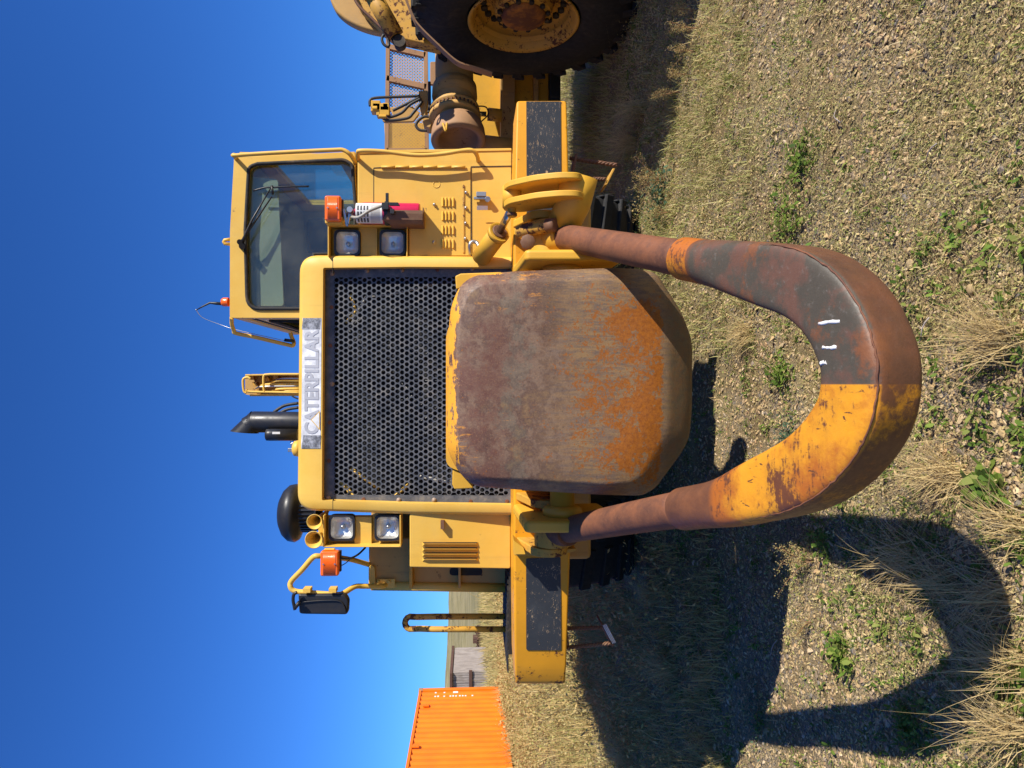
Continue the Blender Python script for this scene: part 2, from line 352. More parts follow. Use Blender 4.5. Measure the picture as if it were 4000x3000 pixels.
# ---- bumper
bumper = None
mb = MB()
rgs = []
for yy,xt,xb,Yq in ((2670,2016,2206,4.0),(2668,2014,2208,3.965),(2596,2011,2213,3.903),(2150,2006,2228,3.9),(900,2006,2228,3.9),(400,2018,2214,3.9),(392,2022,2210,3.906)):
    a_=W(xt,yy,Yq); b_=W(xb,yy,Yq); rgs.append([a_,b_,Vector((b_.x,4.24,b_.z)),Vector((a_.x,4.24,a_.z))])
mb.rings(rgs, smooth=False); bumper = make('bumper', mb, M['bumper'], tractor, bevel=.018, seg=3)
mb = MB(); mb.prism([W(a,b,YB-.004) for a,b in fillet([(2056,2540),(2055,2182),(2190,2176),(2192,2540)],6,2)], (0,.004,0))
make('black_panel', mb, M['scratch2'], bumper, label='black panel on the left of the bumper')
mb = MB(); mb.prism([W(a,b,YB-.004) for a,b in [(2058,880),(2056,396),(2190,396),(2194,880)]], (0,.004,0))
make('black_panel', mb, M['scratch'], bumper, label='heavily scratched black panel on the right of the bumper')
# ---- deck and chassis
mb = MB(); z0 = SZ(2002,YB+.02); mb.box((SX(2650,YB+.0),YB+.345,z0-.02),(SX(2235,YB+.34)+.1,5.0,z0+.004))
deck = make('deck', mb, M['dark'], tractor)
mb = MB()
for i in range(22): mb.box((SX(2650,YB+.35)+.03+i*.045, YB+.36,z0+.004),(SX(2650,YB+.35)+.055+i*.045,4.95,z0+.012))
make('tread_bar', mb, M['dark'], deck, kind='stuff')
mb = MB(); mb.box((SX(1000,4.3),YB+.345,z0-.03),(SX(600,4.3),5.0,z0-.002)); make('deck', mb, M['yellow_old'], tractor)
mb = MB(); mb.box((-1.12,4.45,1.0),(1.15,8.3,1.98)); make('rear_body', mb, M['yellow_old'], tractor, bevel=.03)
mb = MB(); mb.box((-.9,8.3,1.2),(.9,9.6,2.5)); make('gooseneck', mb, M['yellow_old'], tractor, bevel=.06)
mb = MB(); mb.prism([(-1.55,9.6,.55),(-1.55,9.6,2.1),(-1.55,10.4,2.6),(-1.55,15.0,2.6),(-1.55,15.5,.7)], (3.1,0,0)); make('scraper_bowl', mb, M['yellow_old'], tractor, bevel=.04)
mb = MB(); mb.box((-1.25,6.0,1.985),(-.45,8.3,2.62)); make('shade_fender_box', mb, M['yellow_old'], tractor, bevel=.05)  # unseen fender box, added to carry the tractor's shade over the field
mb = MB(); mb.box((-.62,4.25,.75),(.62,8.6,.999)); mb.box((-.35,6.4,.62),(.35,7.4,.8))
make('chassis', mb, M['dark'], tractor, bevel=.02)
mb = MB(); mb.box((-.66,4.24,.98),(.66,4.3,1.26)); make('under_guard', mb, M['dark'], tractor)
# ---- tractor wheels
def wheel(parent, c, axis, R_, wdt, rim_r, face='yellow_old', lugs=28, rimdet=True):
    c = Vector(c); ax = Vector(axis).normalized(); h = wdt/2
    mb = MB(); prof = [(-h*.75,rim_r*1.0),(-h*.95,rim_r*1.08),(-h*1.04,rim_r+(R_-rim_r)*.5),(-h*.97,R_*.93),(-h*.86,R_*.972),(0,R_*.985),(h*.86,R_*.972),(h*.97,R_*.93),(h*1.04,rim_r+(R_-rim_r)*.5),(h*.95,rim_r*1.08),(h*.75,rim_r*1.0)]
    mb.lathe(prof, c, ax, 64); ty = make('tyre', mb, M['tyre'], parent)
    u = ax.orthogonal().normalized(); w = ax.cross(u); lug = MB()
    for i in range(lugs):
        for sgn in (-1,1):
            a = 2*math.pi*(i+(.5 if sgn>0 else 0))/lugs; d = u*math.cos(a)+w*math.sin(a); t = -u*math.sin(a)+w*math.cos(a)
            lug.obox(c+ax*sgn*h*.55+d*(R_*.985), ax*h*.46+t*.03*sgn, t*R_*.05, d*R_*.022)
            lug.obox(c+ax*sgn*h*.965+d*(R_*.93), ax*h*.03, t*R_*.05, d*R_*.05)
    make('tread_lug', lug, M['tyre'], ty, bevel=.008, seg=1, kind='stuff')
    rm = MB(); pr = [(h*.62,rim_r*.86),(h*.80,rim_r*.93),(h*.86,rim_r*1.0),(h*.93,rim_r*1.03),(h*.96,rim_r*1.01),(h*.90,rim_r*.95),(h*.72,rim_r*.90),(h*.50,rim_r*.87),(h*.38,rim_r*.80),(h*.36,rim_r*.60),(h*.40,rim_r*.58),(h*.44,rim_r*.56),(h*.70,rim_r*.52),(h*.72,rim_r*.50),(h*.74,rim_r*.40),(h*.80,rim_r*.36),(h*.82,.001)]
    rm.lathe(pr, c, ax, 48); rim = make('rim', rm, M[face], parent)
    if rimdet:
        proto = None
        for rr,hh,n,sz in ((rim_r*.74,h*.36,24,.035),(rim_r*.455,h*.73,12,.026)):
            for i in range(n):
                a = 2*math.pi*i/n; d = u*math.cos(a)+w*math.sin(a)
                b = MB(); b.hexbolt(c+ax*hh+d*rr, ax, sz, sz*1.1); make('wheel_bolt', b, M['dark'], rim)
        b = MB(); b.lathe([(h*.75,rim_r*.41),(h*.83,rim_r*.40),(h*.87,rim_r*.33),(h*.90,.001)], c, ax, 32); make('hub_cap', b, M['rust_hub'], rim)
    return ty
for sx in (-1,1):
    xw = -1.41 if sx<0 else 1.31
    wheel(tractor, (xw,6.95,GZ(xw,6.95)+1.02), (sx,0,0), 1.02, .72, .5, rimdet=False)
# ---- radiator guard with rounded shoulders
def Yg(x): return 4.20+(2000-x)/720*.09
def Yf(x): return Yg(x)-.065
outer = fillet([(2000,2012),(1600,2008),(1163,1992),(1172,998),(1600,1000),(2000,1004)], [0,0,70,70,0,0], 8)
inner = fillet([(2000,1972),(1600,1966),(1257,1955),(1262,1046),(1600,1042),(2000,1044)], [0,0,8,8,0,0], 8)
n = len(outer); mb = MB()
ro = .03
def toward(a, b, k): return (a[0]+(b[0]-a[0])*k, a[1]+(b[1]-a[1])*k)
cen = (1700,1500)
o1 = [W(a,b,Yf(a)+.035) for a,b in outer]
o1b = [q.copy() for q in o1]
f1 = []
for (a,b),(c_,d_) in zip(outer,inner):
    L_ = math.hypot(c_-a,d_-b); f1.append(toward((a,b),(c_,d_), 12/L_))
f0 = [W(a,b,Yf(a)+.010) for a,b in [toward(p_,q_,.32) for p_,q_ in zip(outer,f1)]]
f1w = [W(a,b,Yf(a)) for a,b in f1]
i1 = [W(a,b,Yf(a)) for a,b in inner]
i2 = [q+Vector((0,.062,0)) for q in i1]
back = [Vector((q.x*.995, 4.335, q.z)) for q in o1]
mb.rings([i2,i1], closed=False, cap=False, smooth=False)
mb.rings([i1,f1w,f0,o1], closed=False, cap=False, smooth=True)
mb.rings([o1b,back], closed=False, cap=False, smooth=True)
guard = make('radiator_guard', mb, M['yellow'], tractor, recalc=True, autosmooth=50)
for a in [(1310,2009)]: pass
mb = MB(); mb.prism([Vector((x_,4.34,z_)) for x_,z_ in fillet([(SX(1975,4.3),z0),(SX(1975,4.3),SZ(1185,4.3)),(.37,SZ(1185,4.3)),(.37,z0)],[0,.06,.04,0],4)], (0,2.0,0)); hood = make('hood', mb, M['yellow'], tractor, bevel=.01)
mb = MB()                                       # seam grooves where the top cap meets the side rails
for yy0,yy1 in ((1953,2010),(999,1048)):
    mb = MB(); mb.box((W(1300,yy1,4.05).x, Yf(1300)-.0008, W(1300,1500,Yf(1300)).z-.0015),(W(1300,yy0,4.17).x, Yf(1300)+.03, W(1300,1500,Yf(1300)).z+.0015)); make('seam', mb, M['dark'], guard)
# engine behind the mesh
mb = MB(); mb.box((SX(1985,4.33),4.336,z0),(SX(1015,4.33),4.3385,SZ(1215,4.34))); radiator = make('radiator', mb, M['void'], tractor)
mb = MB()
cx, cz = 0.02, SZ(1560,4.32)
for r_ in (.12,.2,.28,.36,.44,.5): mb.tube([(cx+r_*math.cos(t),4.325,cz+r_*math.sin(t)) for t in np.linspace(0,2*math.pi,41)], .006, 6, False)
for k in range(8): mb.tube([(cx,4.325,cz),(cx+.5*math.cos(k*.785),4.325,cz+.5*math.sin(k*.785))], .006, 6)
make('fan_guard', mb, M['black'], radiator)
for P_,r_ in (([W(1330,1880,4.325),W(1400,1960,4.325),W(1470,1975,4.325)],.013),([W(1370,1830,4.325),W(1480,1910,4.325)],.010),([W(1500,1975,4.325),W(1600,1890,4.325)],.011),([W(1370,1150,4.325),W(1390,1220,4.325),W(1350,1260,4.325)],.010),([W(1700,1960,4.325),W(1990,1960,4.325)],.010)):
    mb = MB(); mb.tube(P_, r_, 10); make('strut', mb, M['yellow'], radiator)
for P_,r_ in (([W(1370,1270,4.32),W(1430,1160,4.32),W(1530,1150,4.32),W(1700,1110,4.32)],.008),([W(1640,1860,4.32),W(1760,1885,4.32),W(1800,1870,4.32)],.012)):
    mb = MB(); mb.tube(P_, r_, 8); make('hose', mb, M['greymetal'], radiator)
# perforated sheet with real holes
mb = MB(); A0 = W(1999,1972,Yg(1999)); A1 = W(1262,1958,Yg(1262)); up = (Vector((0,A1.y-A0.y,A1.z-A0.z))); Hh = up.length; up.normalize(); nb = Vector((0,up.z,-up.y))
Wd = SX(1044,4.2)-A0.x; p_ = .0327; rh = .0131; hexr = p_/math.sqrt(3)
ang = [math.pi/6*k for k in range(12)]
def PP(s_,t_,d=0.): return Vector((A0.x+s_,A0.y,A0.z))+up*t_+nb*d
nrow = int((Hh-.062)/(p_*.866)); ncol = 44; xs0 = .072
for r_ in range(nrow):
    for c_ in range(ncol):
        s0 = xs0+p_*(c_+.5*(r_%2)); t0 = .035+r_*p_*.866
        if s0 > Wd-.055: continue
        O = [PP(s0+(hexr if k%2 else p_/2)*math.cos(a), t0+(hexr if k%2 else p_/2)*math.sin(a)) for k,a in enumerate(ang)]
        I = [PP(s0+rh*math.cos(a), t0+rh*math.sin(a)) for a in ang]; J = [PP(s0+rh*math.cos(a), t0+rh*math.sin(a), .005) for a in ang]
        o = len(mb.v); mb.v += [tuple(q) for q in O+I+J]
        for k in range(12):
            j = (k+1)%12; mb.f.append((o+k,o+j,o+12+j,o+12+k)); mb.f.append((o+12+k,o+12+j,o+24+j,o+24+k)); mb.sm += [False,False]
tmax = .035+(nrow-1)*p_*.866+rh+.001; smin = xs0-rh-.001; smax = Wd-.055+rh-.0
def strip(s0,t0,s1,t1): mb.add([PP(s0,t0,.0012),PP(s1,t0,.0012),PP(s1,t1,.0012),PP(s0,t1,.0012)], [(0,1,2,3)])
sR = max(xs0+p_*(ncol-1+.5), 0)
sR = xs0 + p_*math.floor((Wd-.055-xs0)/p_)  # last full hole of even rows
strip(0,0,xs0-p_/2,Hh); strip(sR+p_/2+.0,0,Wd,Hh); strip(xs0-p_/2,tmax,sR+p_/2,Hh); strip(xs0-p_/2,0,sR+p_/2,.035-rh-.001)
sheet = make('perforated_sheet', mb, M['perf'], tractor, recalc=False)
for k,(a,b) in enumerate([(1298,1068),(1433,1058),(1570,1056),(1843,1050),(1297,1500),(1283,1945),(1558,1953),(1696,1953)]):
    b_ = MB(); q = W(a,b,Yg(a)); b_.lathe([(0,.015),(.003,.015),(.003,.010),(.014,.010),(.015,.001)], q+Vector((0,-.001,0)), (0,-1,0), 8)
    make('bolt', b_, M['bolt'], sheet)
for k,(a,b) in enumerate([(1708,1054),(1985,1050),(1420,1950),(1838,1958),(1980,1958),(1295,1200),(1290,1350),(1288,1650),(1285,1800)]):
    b_ = MB(); q = W(a,b,Yg(a)); b_.lathe([(0,.012),(.0016,.012),(.0018,.0075),(.001,.001)], q+Vector((0,-.0005,0)), (0,-1,0), 10)
    make('bolt_hole', b_, M['rust'], sheet)
# decal and lettering
def text_part(txt, c, wdt, hgt, m, parent, name, depth=.0012, bold=.012, lean=0.):
    cu = bpy.data.curves.new(name,'FONT'); cu.body = txt; cu.offset = bold; cu.resolution_u = 3
    o = bpy.data.objects.new(name, cu); C.objects.link(o); dg = bpy.context.evaluated_depsgraph_get(); dg.update()
    me = bpy.data.meshes.new_from_object(o.evaluated_get(dg)); bpy.data.objects.remove(o)
    P = np.array([v.co[:] for v in me.vertices]); lo = P.min(0); hi = P.max(0)
    mb = MB(); Q = [(c[0]+((p[0]-lo[0])/(hi[0]-lo[0])-.5)*wdt, c[1]+((p[1]-lo[1])/(hi[1]-lo[1])-.5)*hgt*lean, c[2]+((p[1]-lo[1])/(hi[1]-lo[1])-.5)*hgt) for p in P]
    mb.add(Q, [tuple(pl.vertices) for pl in me.polygons]); return make(name, mb, m, parent, recalc=False)
yd = Yf(1215)-.0015; lean = (Yf(1180)-Yf(1255))/(SZ(1180,4.23)-SZ(1255,4.23))
mb = MB(); mb.add([W(1176,1752,Yf(1176)-.002),W(1252,1752,Yf(1252)-.002),W(1256,1242,Yf(1256)-.002),W(1182,1242,Yf(1182)-.002)], [(0,1,2,3)])
decal = make('name_decal', mb, M['decal'], tractor, recalc=False)
for a,b in ((1752,1700),(1286,1242)):
    mb = MB(); mb.add([W(1178,a,Yf(1178)-.003),W(1250,a,Yf(1250)-.003),W(1254,b,Yf(1254)-.003),W(1184,b,Yf(1184)-.003)], [(0,1,2,3)]); make('decal_end', mb, M['decal_end'], decal, recalc=False)
cc = W(1217,1490,Yf(1217)-.0042)
text_part('CATERPILLAR', cc, W(1217,1287,cc.y).x-W(1217,1697,cc.y).x, SZ(1187,cc.y)-SZ(1245,cc.y), M['letter'], decal, 'lettering', bold=.036, lean=lean)
mb = MB(); mb.add([W(1214,1640,Yf(1214)-.0062),W(1249,1680,Yf(1249)-.0062),W(1249,1605,Yf(1249)-.0062)], [(0,1,2)]); t_ = make('triangle_emblem', mb, M['yellow'], decal, recalc=False)
mb = MB(); mb.add([W(1218,1640,Yf(1218)-.0074),W(1246.5,1673,Yf(1246)-.0074),W(1246.5,1611,Yf(1246)-.0074)], [(0,1,2)]); make('emblem_face', mb, M['decal'], decal, recalc=False)
# ---- cab
YCB = 4.345
def slab(name, pts, Y, m, parent, d=.03, bevel=.006, label=None, seg=2):
    mb = MB(); mb.prism([W(a,b,Y) for a,b in pts], (0,d,0)); return make(name, mb, m, parent, label=label, bevel=bevel, seg=seg)
out_p = fillet([(897,1242),(898,900),(914,614),(1386,592),(1392,800),(1392,1000),(1240,1004),(1240,1242)], [14,0,16,0,0,0,0,0], 5)
win_p = fillet([(966,1206),(958,900),(972,652),(1006,640),(1346,624),(1376,644),(1388,800),(1386,990),(1226,992),(1226,1206)], [50,0,18,0,18,12,0,0,0,20], 5)
# front wall as a ring between the outline and the window opening
def resample(pts, n_):
    P = [Vector((a,b)) for a,b in pts]; P.append(P[0]); L_=[0]
    for i in range(len(P)-1): L_.append(L_[-1]+(P[i+1]-P[i]).length)
    return P, L_
def ring_wall(outer, inner, Yo, d, mb, cenp):
    """bridge two outlines by angle round a centre"""
    ins = set()
    def ray_hit(pts, a):
        dx,dy = math.cos(a),math.sin(a); best=None
        for i in range(len(pts)):
            x1,y1 = pts[i][0]-cenp[0],pts[i][1]-cenp[1]; x2,y2 = pts[(i+1)%len(pts)][0]-cenp[0],pts[(i+1)%len(pts)][1]-cenp[1]
            ex,ey = x2-x1,y2-y1; den = dx*ey-dy*ex
            if abs(den)<1e-9: continue
            t = (x1*ey-y1*ex)/den; u_ = (x1*dy-y1*dx)/den
            if t>0 and -1e-6<=u_<=1+1e-6 and (best is None or t>best): best=t
        return (cenp[0]+dx*best, cenp[1]+dy*best)
    angs = sorted({round(math.atan2(b-cenp[1],a-cenp[0]),5) for a,b in list(outer)+list(inner)})
    O = [ray_hit(outer,a) for a in angs]; I = [ray_hit(inner,a) for a in angs]
    o1 = [W(a,b,Yo) for a,b in O]; i1 = [W(a,b,Yo) for a,b in I]; ob = [q+Vector((0,d,0)) for q in o1]; ib = [q+Vector((0,d,0)) for q in i1]
    k = len(o1); o = len(mb.v); mb.v += [tuple(q) for q in o1+i1+ib+ob]
    for i in range(k):
        j=(i+1)%k
        for A_,B_ in ((0,1),(1,2),(2,3),(3,0)): mb.f.append((o+A_*k+i,o+A_*k+j,o+B_*k+j,o+B_*k+i)); mb.sm.append(False)
mb = MB(); ring_wall(out_p, win_p, YCB, .05, mb, (1170,930))
x0c, x1c = SX(1242,YCB), SX(596,YCB); ztop = SZ(899,YCB); zbot = SZ(1392,YCB)
cab = make('cab', mb, M['yellow'], tractor, bevel=.006)
# side walls, roof, back wall with window openings
ye = 5.75
def wall_x(x, t, z0_, z1_, holes, m, name='cab_wall'):
    mb = MB(); ys = [YCB+.05]; 
    for h in holes: ys += [h[0],h[1]]
    ys.append(ye); 
    for i in range(0,len(ys)-1):
        if i%2==0: mb.box((x,ys[i],z0_),(x+t,ys[i+1],z1_))
        else:
            h = holes[i//2]; mb.box((x,ys[i],z0_),(x+t,ys[i+1],h[2])); mb.box((x,ys[i],h[3]),(x+t,ys[i+1],z1_))
    return make(name, mb, m, cab)
zs = zbot
zl_ = SZ(1244,YCB); wall_x(x0c, .04, zl_, ztop-.04, [(4.55,5.6,zl_+.05,ztop-.17)], M['yellow'])
wall_x(x1c-.05, .04, zs-.9, ztop-.04, [(4.5,5.5,zs+.12,ztop-.2)], M['yellow'])
mb = MB(); mb.box((x0c,ye-.04,zl_),(x1c,ye,zl_+.02)); mb.box((SX(1000,YCB),ye-.04,zs-.2),(x1c,ye,zl_)); mb.box((x0c,ye-.04,ztop-.2),(x1c,ye,ztop-.04)); mb.box((x0c,ye-.04,zl_+.02),(x0c+.12,ye,ztop-.2)); mb.box((x1c-.12,ye-.04,zl_+.02),(x1c,ye,ztop-.2)); mb.box((x0c+.58,ye-.04,zl_+.02),(x0c+.66,ye,ztop-.2))
make('cab_wall', mb, M['liner'], cab, label='rear wall with two windows')
mb = MB(); mb.box((x0c-.01,YCB+.052,ztop-.075),(x1c-.03,ye+.05,ztop+.002)); make('roof', mb, M['yellow'], cab, bevel=.02)
mb = MB(); mb.box((x0c+.045,YCB+.06,ztop-.12),(x1c-.06,ye-.05,ztop-.078)); mb.box((x0c+.045,YCB+.4,ztop-.22),(x0c+.35,ye-.05,ztop-.12)); make('headliner', mb, M['liner'], cab, bevel=.01)
mb = MB(); mb.prism([W(a,b,YCB+.04) for a,b in fillet([(974,1195),(974,690),(1085,700),(1108,1195)],14,3)], (0,.02,0)); make('sun_visor', mb, M['liner'], cab)
mb = MB(); mb.box((SX(960,YCB),YCB+.055,zs-.3),(x1c-.06,YCB+.28,zs+.02)); make('dashboard', mb, M['seat'], cab, bevel=.02)
mb = MB(); mb.box((x0c+.42,5.05,zs-.3),(x0c+.88,5.2,zs+.30)); mb.box((x0c+.42,4.8,zs-.3),(x0c+.88,5.2,zs-.05)); mb.box((x0c+.52,5.08,zs+.31),(x0c+.78,5.18,zs+.48)); make('seat', mb, M['seat'], cab, bevel=.04, seg=3)
mb = MB(); mb.tube([(x0c+.5+.19*math.cos(t),4.72+.08*math.sin(t),zs+.08+.17*math.sin(t)) for t in np.linspace(0,2*math.pi,25)], .013, 8, False); mb.cyl((x0c+.5,4.72,zs+.08),(x0c+.5,4.6,zs-.1),.02); make('steering_wheel', mb, M['seat'], cab)
gl = [W(a,b,YCB+.022) for a,b in [toward(q,(1170,930),-.004) for q in win_p]]
mb = MB(); mb.prism(gl, (0,.005,0)); wind = make('windscreen', mb, M['glass'], cab)
mb = MB(); mb.tube([W(a,b,YCB-.003) for a,b in win_p]+[W(*win_p[0],YCB-.003)], .011, 8, False); make('window_seal', mb, M['rubber'], cab)
mb = MB(); mb.box((x0c+.016,4.55,zl_+.05),(x0c+.021,5.6,ztop-.17)); g2 = make('side_window', mb, M['glass'], cab)
mb = MB(); mb.tube([(x0c-.004,4.56,zl_+.06),(x0c-.004,4.56,ztop-.18),(x0c-.004,5.59,ztop-.18),(x0c-.004,5.59,zl_+.06),(x0c-.004,4.56,zl_+.06)],.012,8,False); make('window_seal', mb, M['rubber'], cab)
mb = MB(); mb.box((x1c-.034,4.5,zs+.12),(x1c-.029,5.5,ztop-.2)); make('side_window', mb, M['glass'], cab)
mb = MB(); mb.box((x0c+.12,ye-.022,zl_+.02),(x1c-.12,ye-.018,ztop-.2)); make('rear_window', mb, M['glass'], cab)
# perforated trim strip seen on the left flank of the cab
mb = MB()
for i in range(26): mb.box((x0c-.004,4.37+i*.05,ztop-.115),(x0c+.002,4.395+i*.05,ztop-.09))
make('drip_trim', mb, M['dark'], cab, kind='stuff')
# lifting eye, antenna, roof lamp, grab bars
mb = MB(); mb.tube([W(899,935,4.6),W(877,938,4.6),W(874,945,4.6),W(877,952,4.6),W(899,954,4.6)], .011, 8); make('lifting_eye', mb, M['yellow'], cab)
mb = MB(); mb.cyl(W(892,1187,4.5),W(868,1187,4.5),.014); mb.tube([W(870,1187,4.5),W(845,1185,4.5),W(820,1183,4.5),W(790,1198,4.5),W(765,1212,4.5)], [.010,.010,.007,.005,.003], 8); make('antenna', mb, M['black'], cab)
mb = MB(); mb.lathe([(0,.028),(.03,.028),(.042,.02),(.045,.001)], W(893,1180,4.45), (0,0,1), 16); make('roof_lamp', mb, M['amber'], cab)
mb = MB(); mb.tube(smooth_path([W(765,1208,4.5),W(790,1240,4.5),(W(860,1268,4.5)),W(930,1290,4.48),W(1110,1330,4.47)],6), .0022, 5); make('whip_antenna', mb, M['steel'], cab)
mb = MB(); mb.cyl(W(1150,1333,4.47),W(1112,1328,4.47),.010); make('antenna_base', mb, M['black'], cab)
yr = 4.16
mb = MB(); mb.tube(smooth_path([W(905,1240,YCB+.02),W(905,1252,4.40),W(906,1268,4.42),W(914,1292,4.45),W(922,1302,4.46),W(1000,1318,4.48),W(1120,1346,4.50),W(1143,1350,4.50),W(1148,1338,4.50),W(1140,1318,4.50),W(1134,1300,4.50)],5), .0125, 10)
make('grab_bar', mb, M['yellow'], cab)
def grab(pts, Ys, name='grab_bar', r=.0125, parent=None, m='yellow'):
    mb = MB(); mb.tube(smooth_path([W(a,b,Y) for (a,b),Y in zip(pts,Ys)],6), r, 10); return make(name, mb, M[m], parent or cab)
grab([(921,618),(917,606),(915,608),(990,602),(1150,593),(1300,586),(1340,586),(1366,602),(1384,628),(1386,636)], [YCB,YCB-.07,YCB-.085]+[YCB-.085]*4+[YCB-.08,YCB-.04,YCB])
grab([(1398,622),(1398,596),(1412,589),(1500,592),(1620,606),(1720,602),(1810,588),(1845,588),(1862,604),(1868,628)], [4.24,4.18,4.16,4.16,4.16,4.16,4.16,4.16,4.18,4.24])
# wiper
mb = MB(); mb.tube([W(935,950,YCB-.03),W(950,935,YCB-.045),W(985,858,YCB-.05),W(1062,727,YCB-.035)], [.009,.009,.006,.004], 6); mb.tube([W(940,965,YCB-.03),W(968,905,YCB-.045),W(1062,768,YCB-.035)], [.009,.007,.004], 6)
mb.cyl(W(936,945,YCB),W(936,945,YCB-.05),.016); mb.cyl(W(945,962,YCB),W(945,962,YCB-.05),.018)
wip = make('wiper', mb, M['black'], tractor)
mb = MB(); mb.tube(smooth_path([W(990,745,YCB-.02),W(1035,733,YCB-.03),W(1075,732,YCB-.03),W(1130,729,YCB-.025),W(1207,728,YCB-.012)],4), .0055, 6); mb.tube([W(1062,725,YCB-.036),W(1066,760,YCB-.036)],.007,6); make('wiper_blade', mb, M['black'], wip)
# ---- panel below the cab
YPN = 4.24
panel = slab('body_panel', [(1396,872),(1396,586),(2000,577),(2000,1010),(1596,1010),(1596,872)], YPN, M['yellow'], tractor, d=.8, bevel=.008, label='wide panel below the cab')
slab('edge_strip', [(1398,600),(1398,587),(1998,579),(1998,588)], YPN-.006, M['yellow'], panel, d=.006, bevel=.002)
door = slab('access_door', [(1462,868),(1462,660),(1838,654),(1838,998),(1600,998),(1600,868)], YPN-.006, M['yellow'], tractor, d=.006, bevel=.0015)
def groove(pts, Y, parent, w=1.6):
    mb = MB()
    for (a,b),(c_,d_) in zip(pts[:-1],pts[1:]):
        L_ = math.hypot(c_-a,d_-b); nx,ny = -(d_-b)/L_*w,(c_-a)/L_*w
        mb.prism([W(a+nx,b+ny,Y),W(c_+nx,d_+ny,Y),W(c_-nx,d_-ny,Y),W(a-nx,b-ny,Y)], (0,.003,0))
    return make('seam', mb, M['dark'], parent)
groove([(1460,868),(1460,656),(1490,654)], YPN-.0035, panel); groove([(1842,1000),(1840,651),(1998,648)], YPN-.0035, panel)
mb = MB()
for i in range(6):
    a = 1490+i*55; mb.cyl(W(a,653,YPN-.010),W(a+53,652.5,YPN-.010),.0085)
make('hinge', mb, M['yellow'], door)
mb = MB(); mb.tube([W(1705+13*math.cos(t),720+13*math.sin(t),YPN-.006) for t in np.linspace(0,2*math.pi,25)], .003, 6, False); make('filler_ring', mb, M['yellow'], door)
mb = MB(); mb.box((SX(998,4.3),YPN-.012,SZ(1815,4.3)),(SX(737,4.3),YPN-.006,SZ(1808,4.3))); make('hinge', mb, M['yellow_worn'], door, bevel=.002)
mb = MB(); lv = None
for r_,yc in enumerate((790,844,899,953)):
    for c_,xc in enumerate((1728,1741,1754,1769)):
        if lv is None:
            b_ = MB(); q = W(xc,yc,YPN-.006); hw=.028; 
            b_.add([q+Vector((-hw,0,-.008)),q+Vector((hw,0,-.008)),q+Vector((hw,0,.006)),q+Vector((-hw,0,.006)),q+Vector((-hw*.9,-.014,-.004)),q+Vector((hw*.9,-.014,-.004))],
                   [(4,5,2,3),(0,1,5,4),(0,4,3),(1,2,5)])
            lv = make('louver', b_, M['yellow'], door, bevel=.002); q0 = q; l0 = lv.location.copy()
        else:
            o = lv.copy(); C.objects.link(o); o.location = l0+(W(xc,yc,YPN-.006)-q0)
for a,b in ((1821,752),(1820,812),(1819,872),(1818,932),(1697,799),(1695,945)):
    b_ = MB(); b_.lathe([(0,.010),(.002,.010),(.002,.0065),(.011,.0065),(.012,.001)], W(a,b,YPN-.012), (0,-1,0), 8); make('bolt', b_, M['steel'], door)
mb = MB(); mb.obox(W(1880,775,4.215),(.008,0,0),(0,.012,0),(0,0,.045)); mb.obox(W(1880,760,4.21),(.014,0,0),(0,.016,0),(0,0,.03)); mb.cyl(W(1905,778,4.215),W(1905,778,4.2),.018); latch = make('latch', mb, M['steel'], tractor, bevel=.003)
mb = MB(); mb.obox(W(1884,812,4.19),(.011,-.006,0),(-.0,.002,0),(0,0,.032)); make('tag', mb, M['white'], latch)
# ---- fill between panel and cab and hood
mb = MB(); mb.box((SX(1985,4.45),4.86,z0+.0),(SX(1015,4.4),6.25,SZ(1400,4.4))); make('engine_cover', mb, M['yellow_old'], tractor)
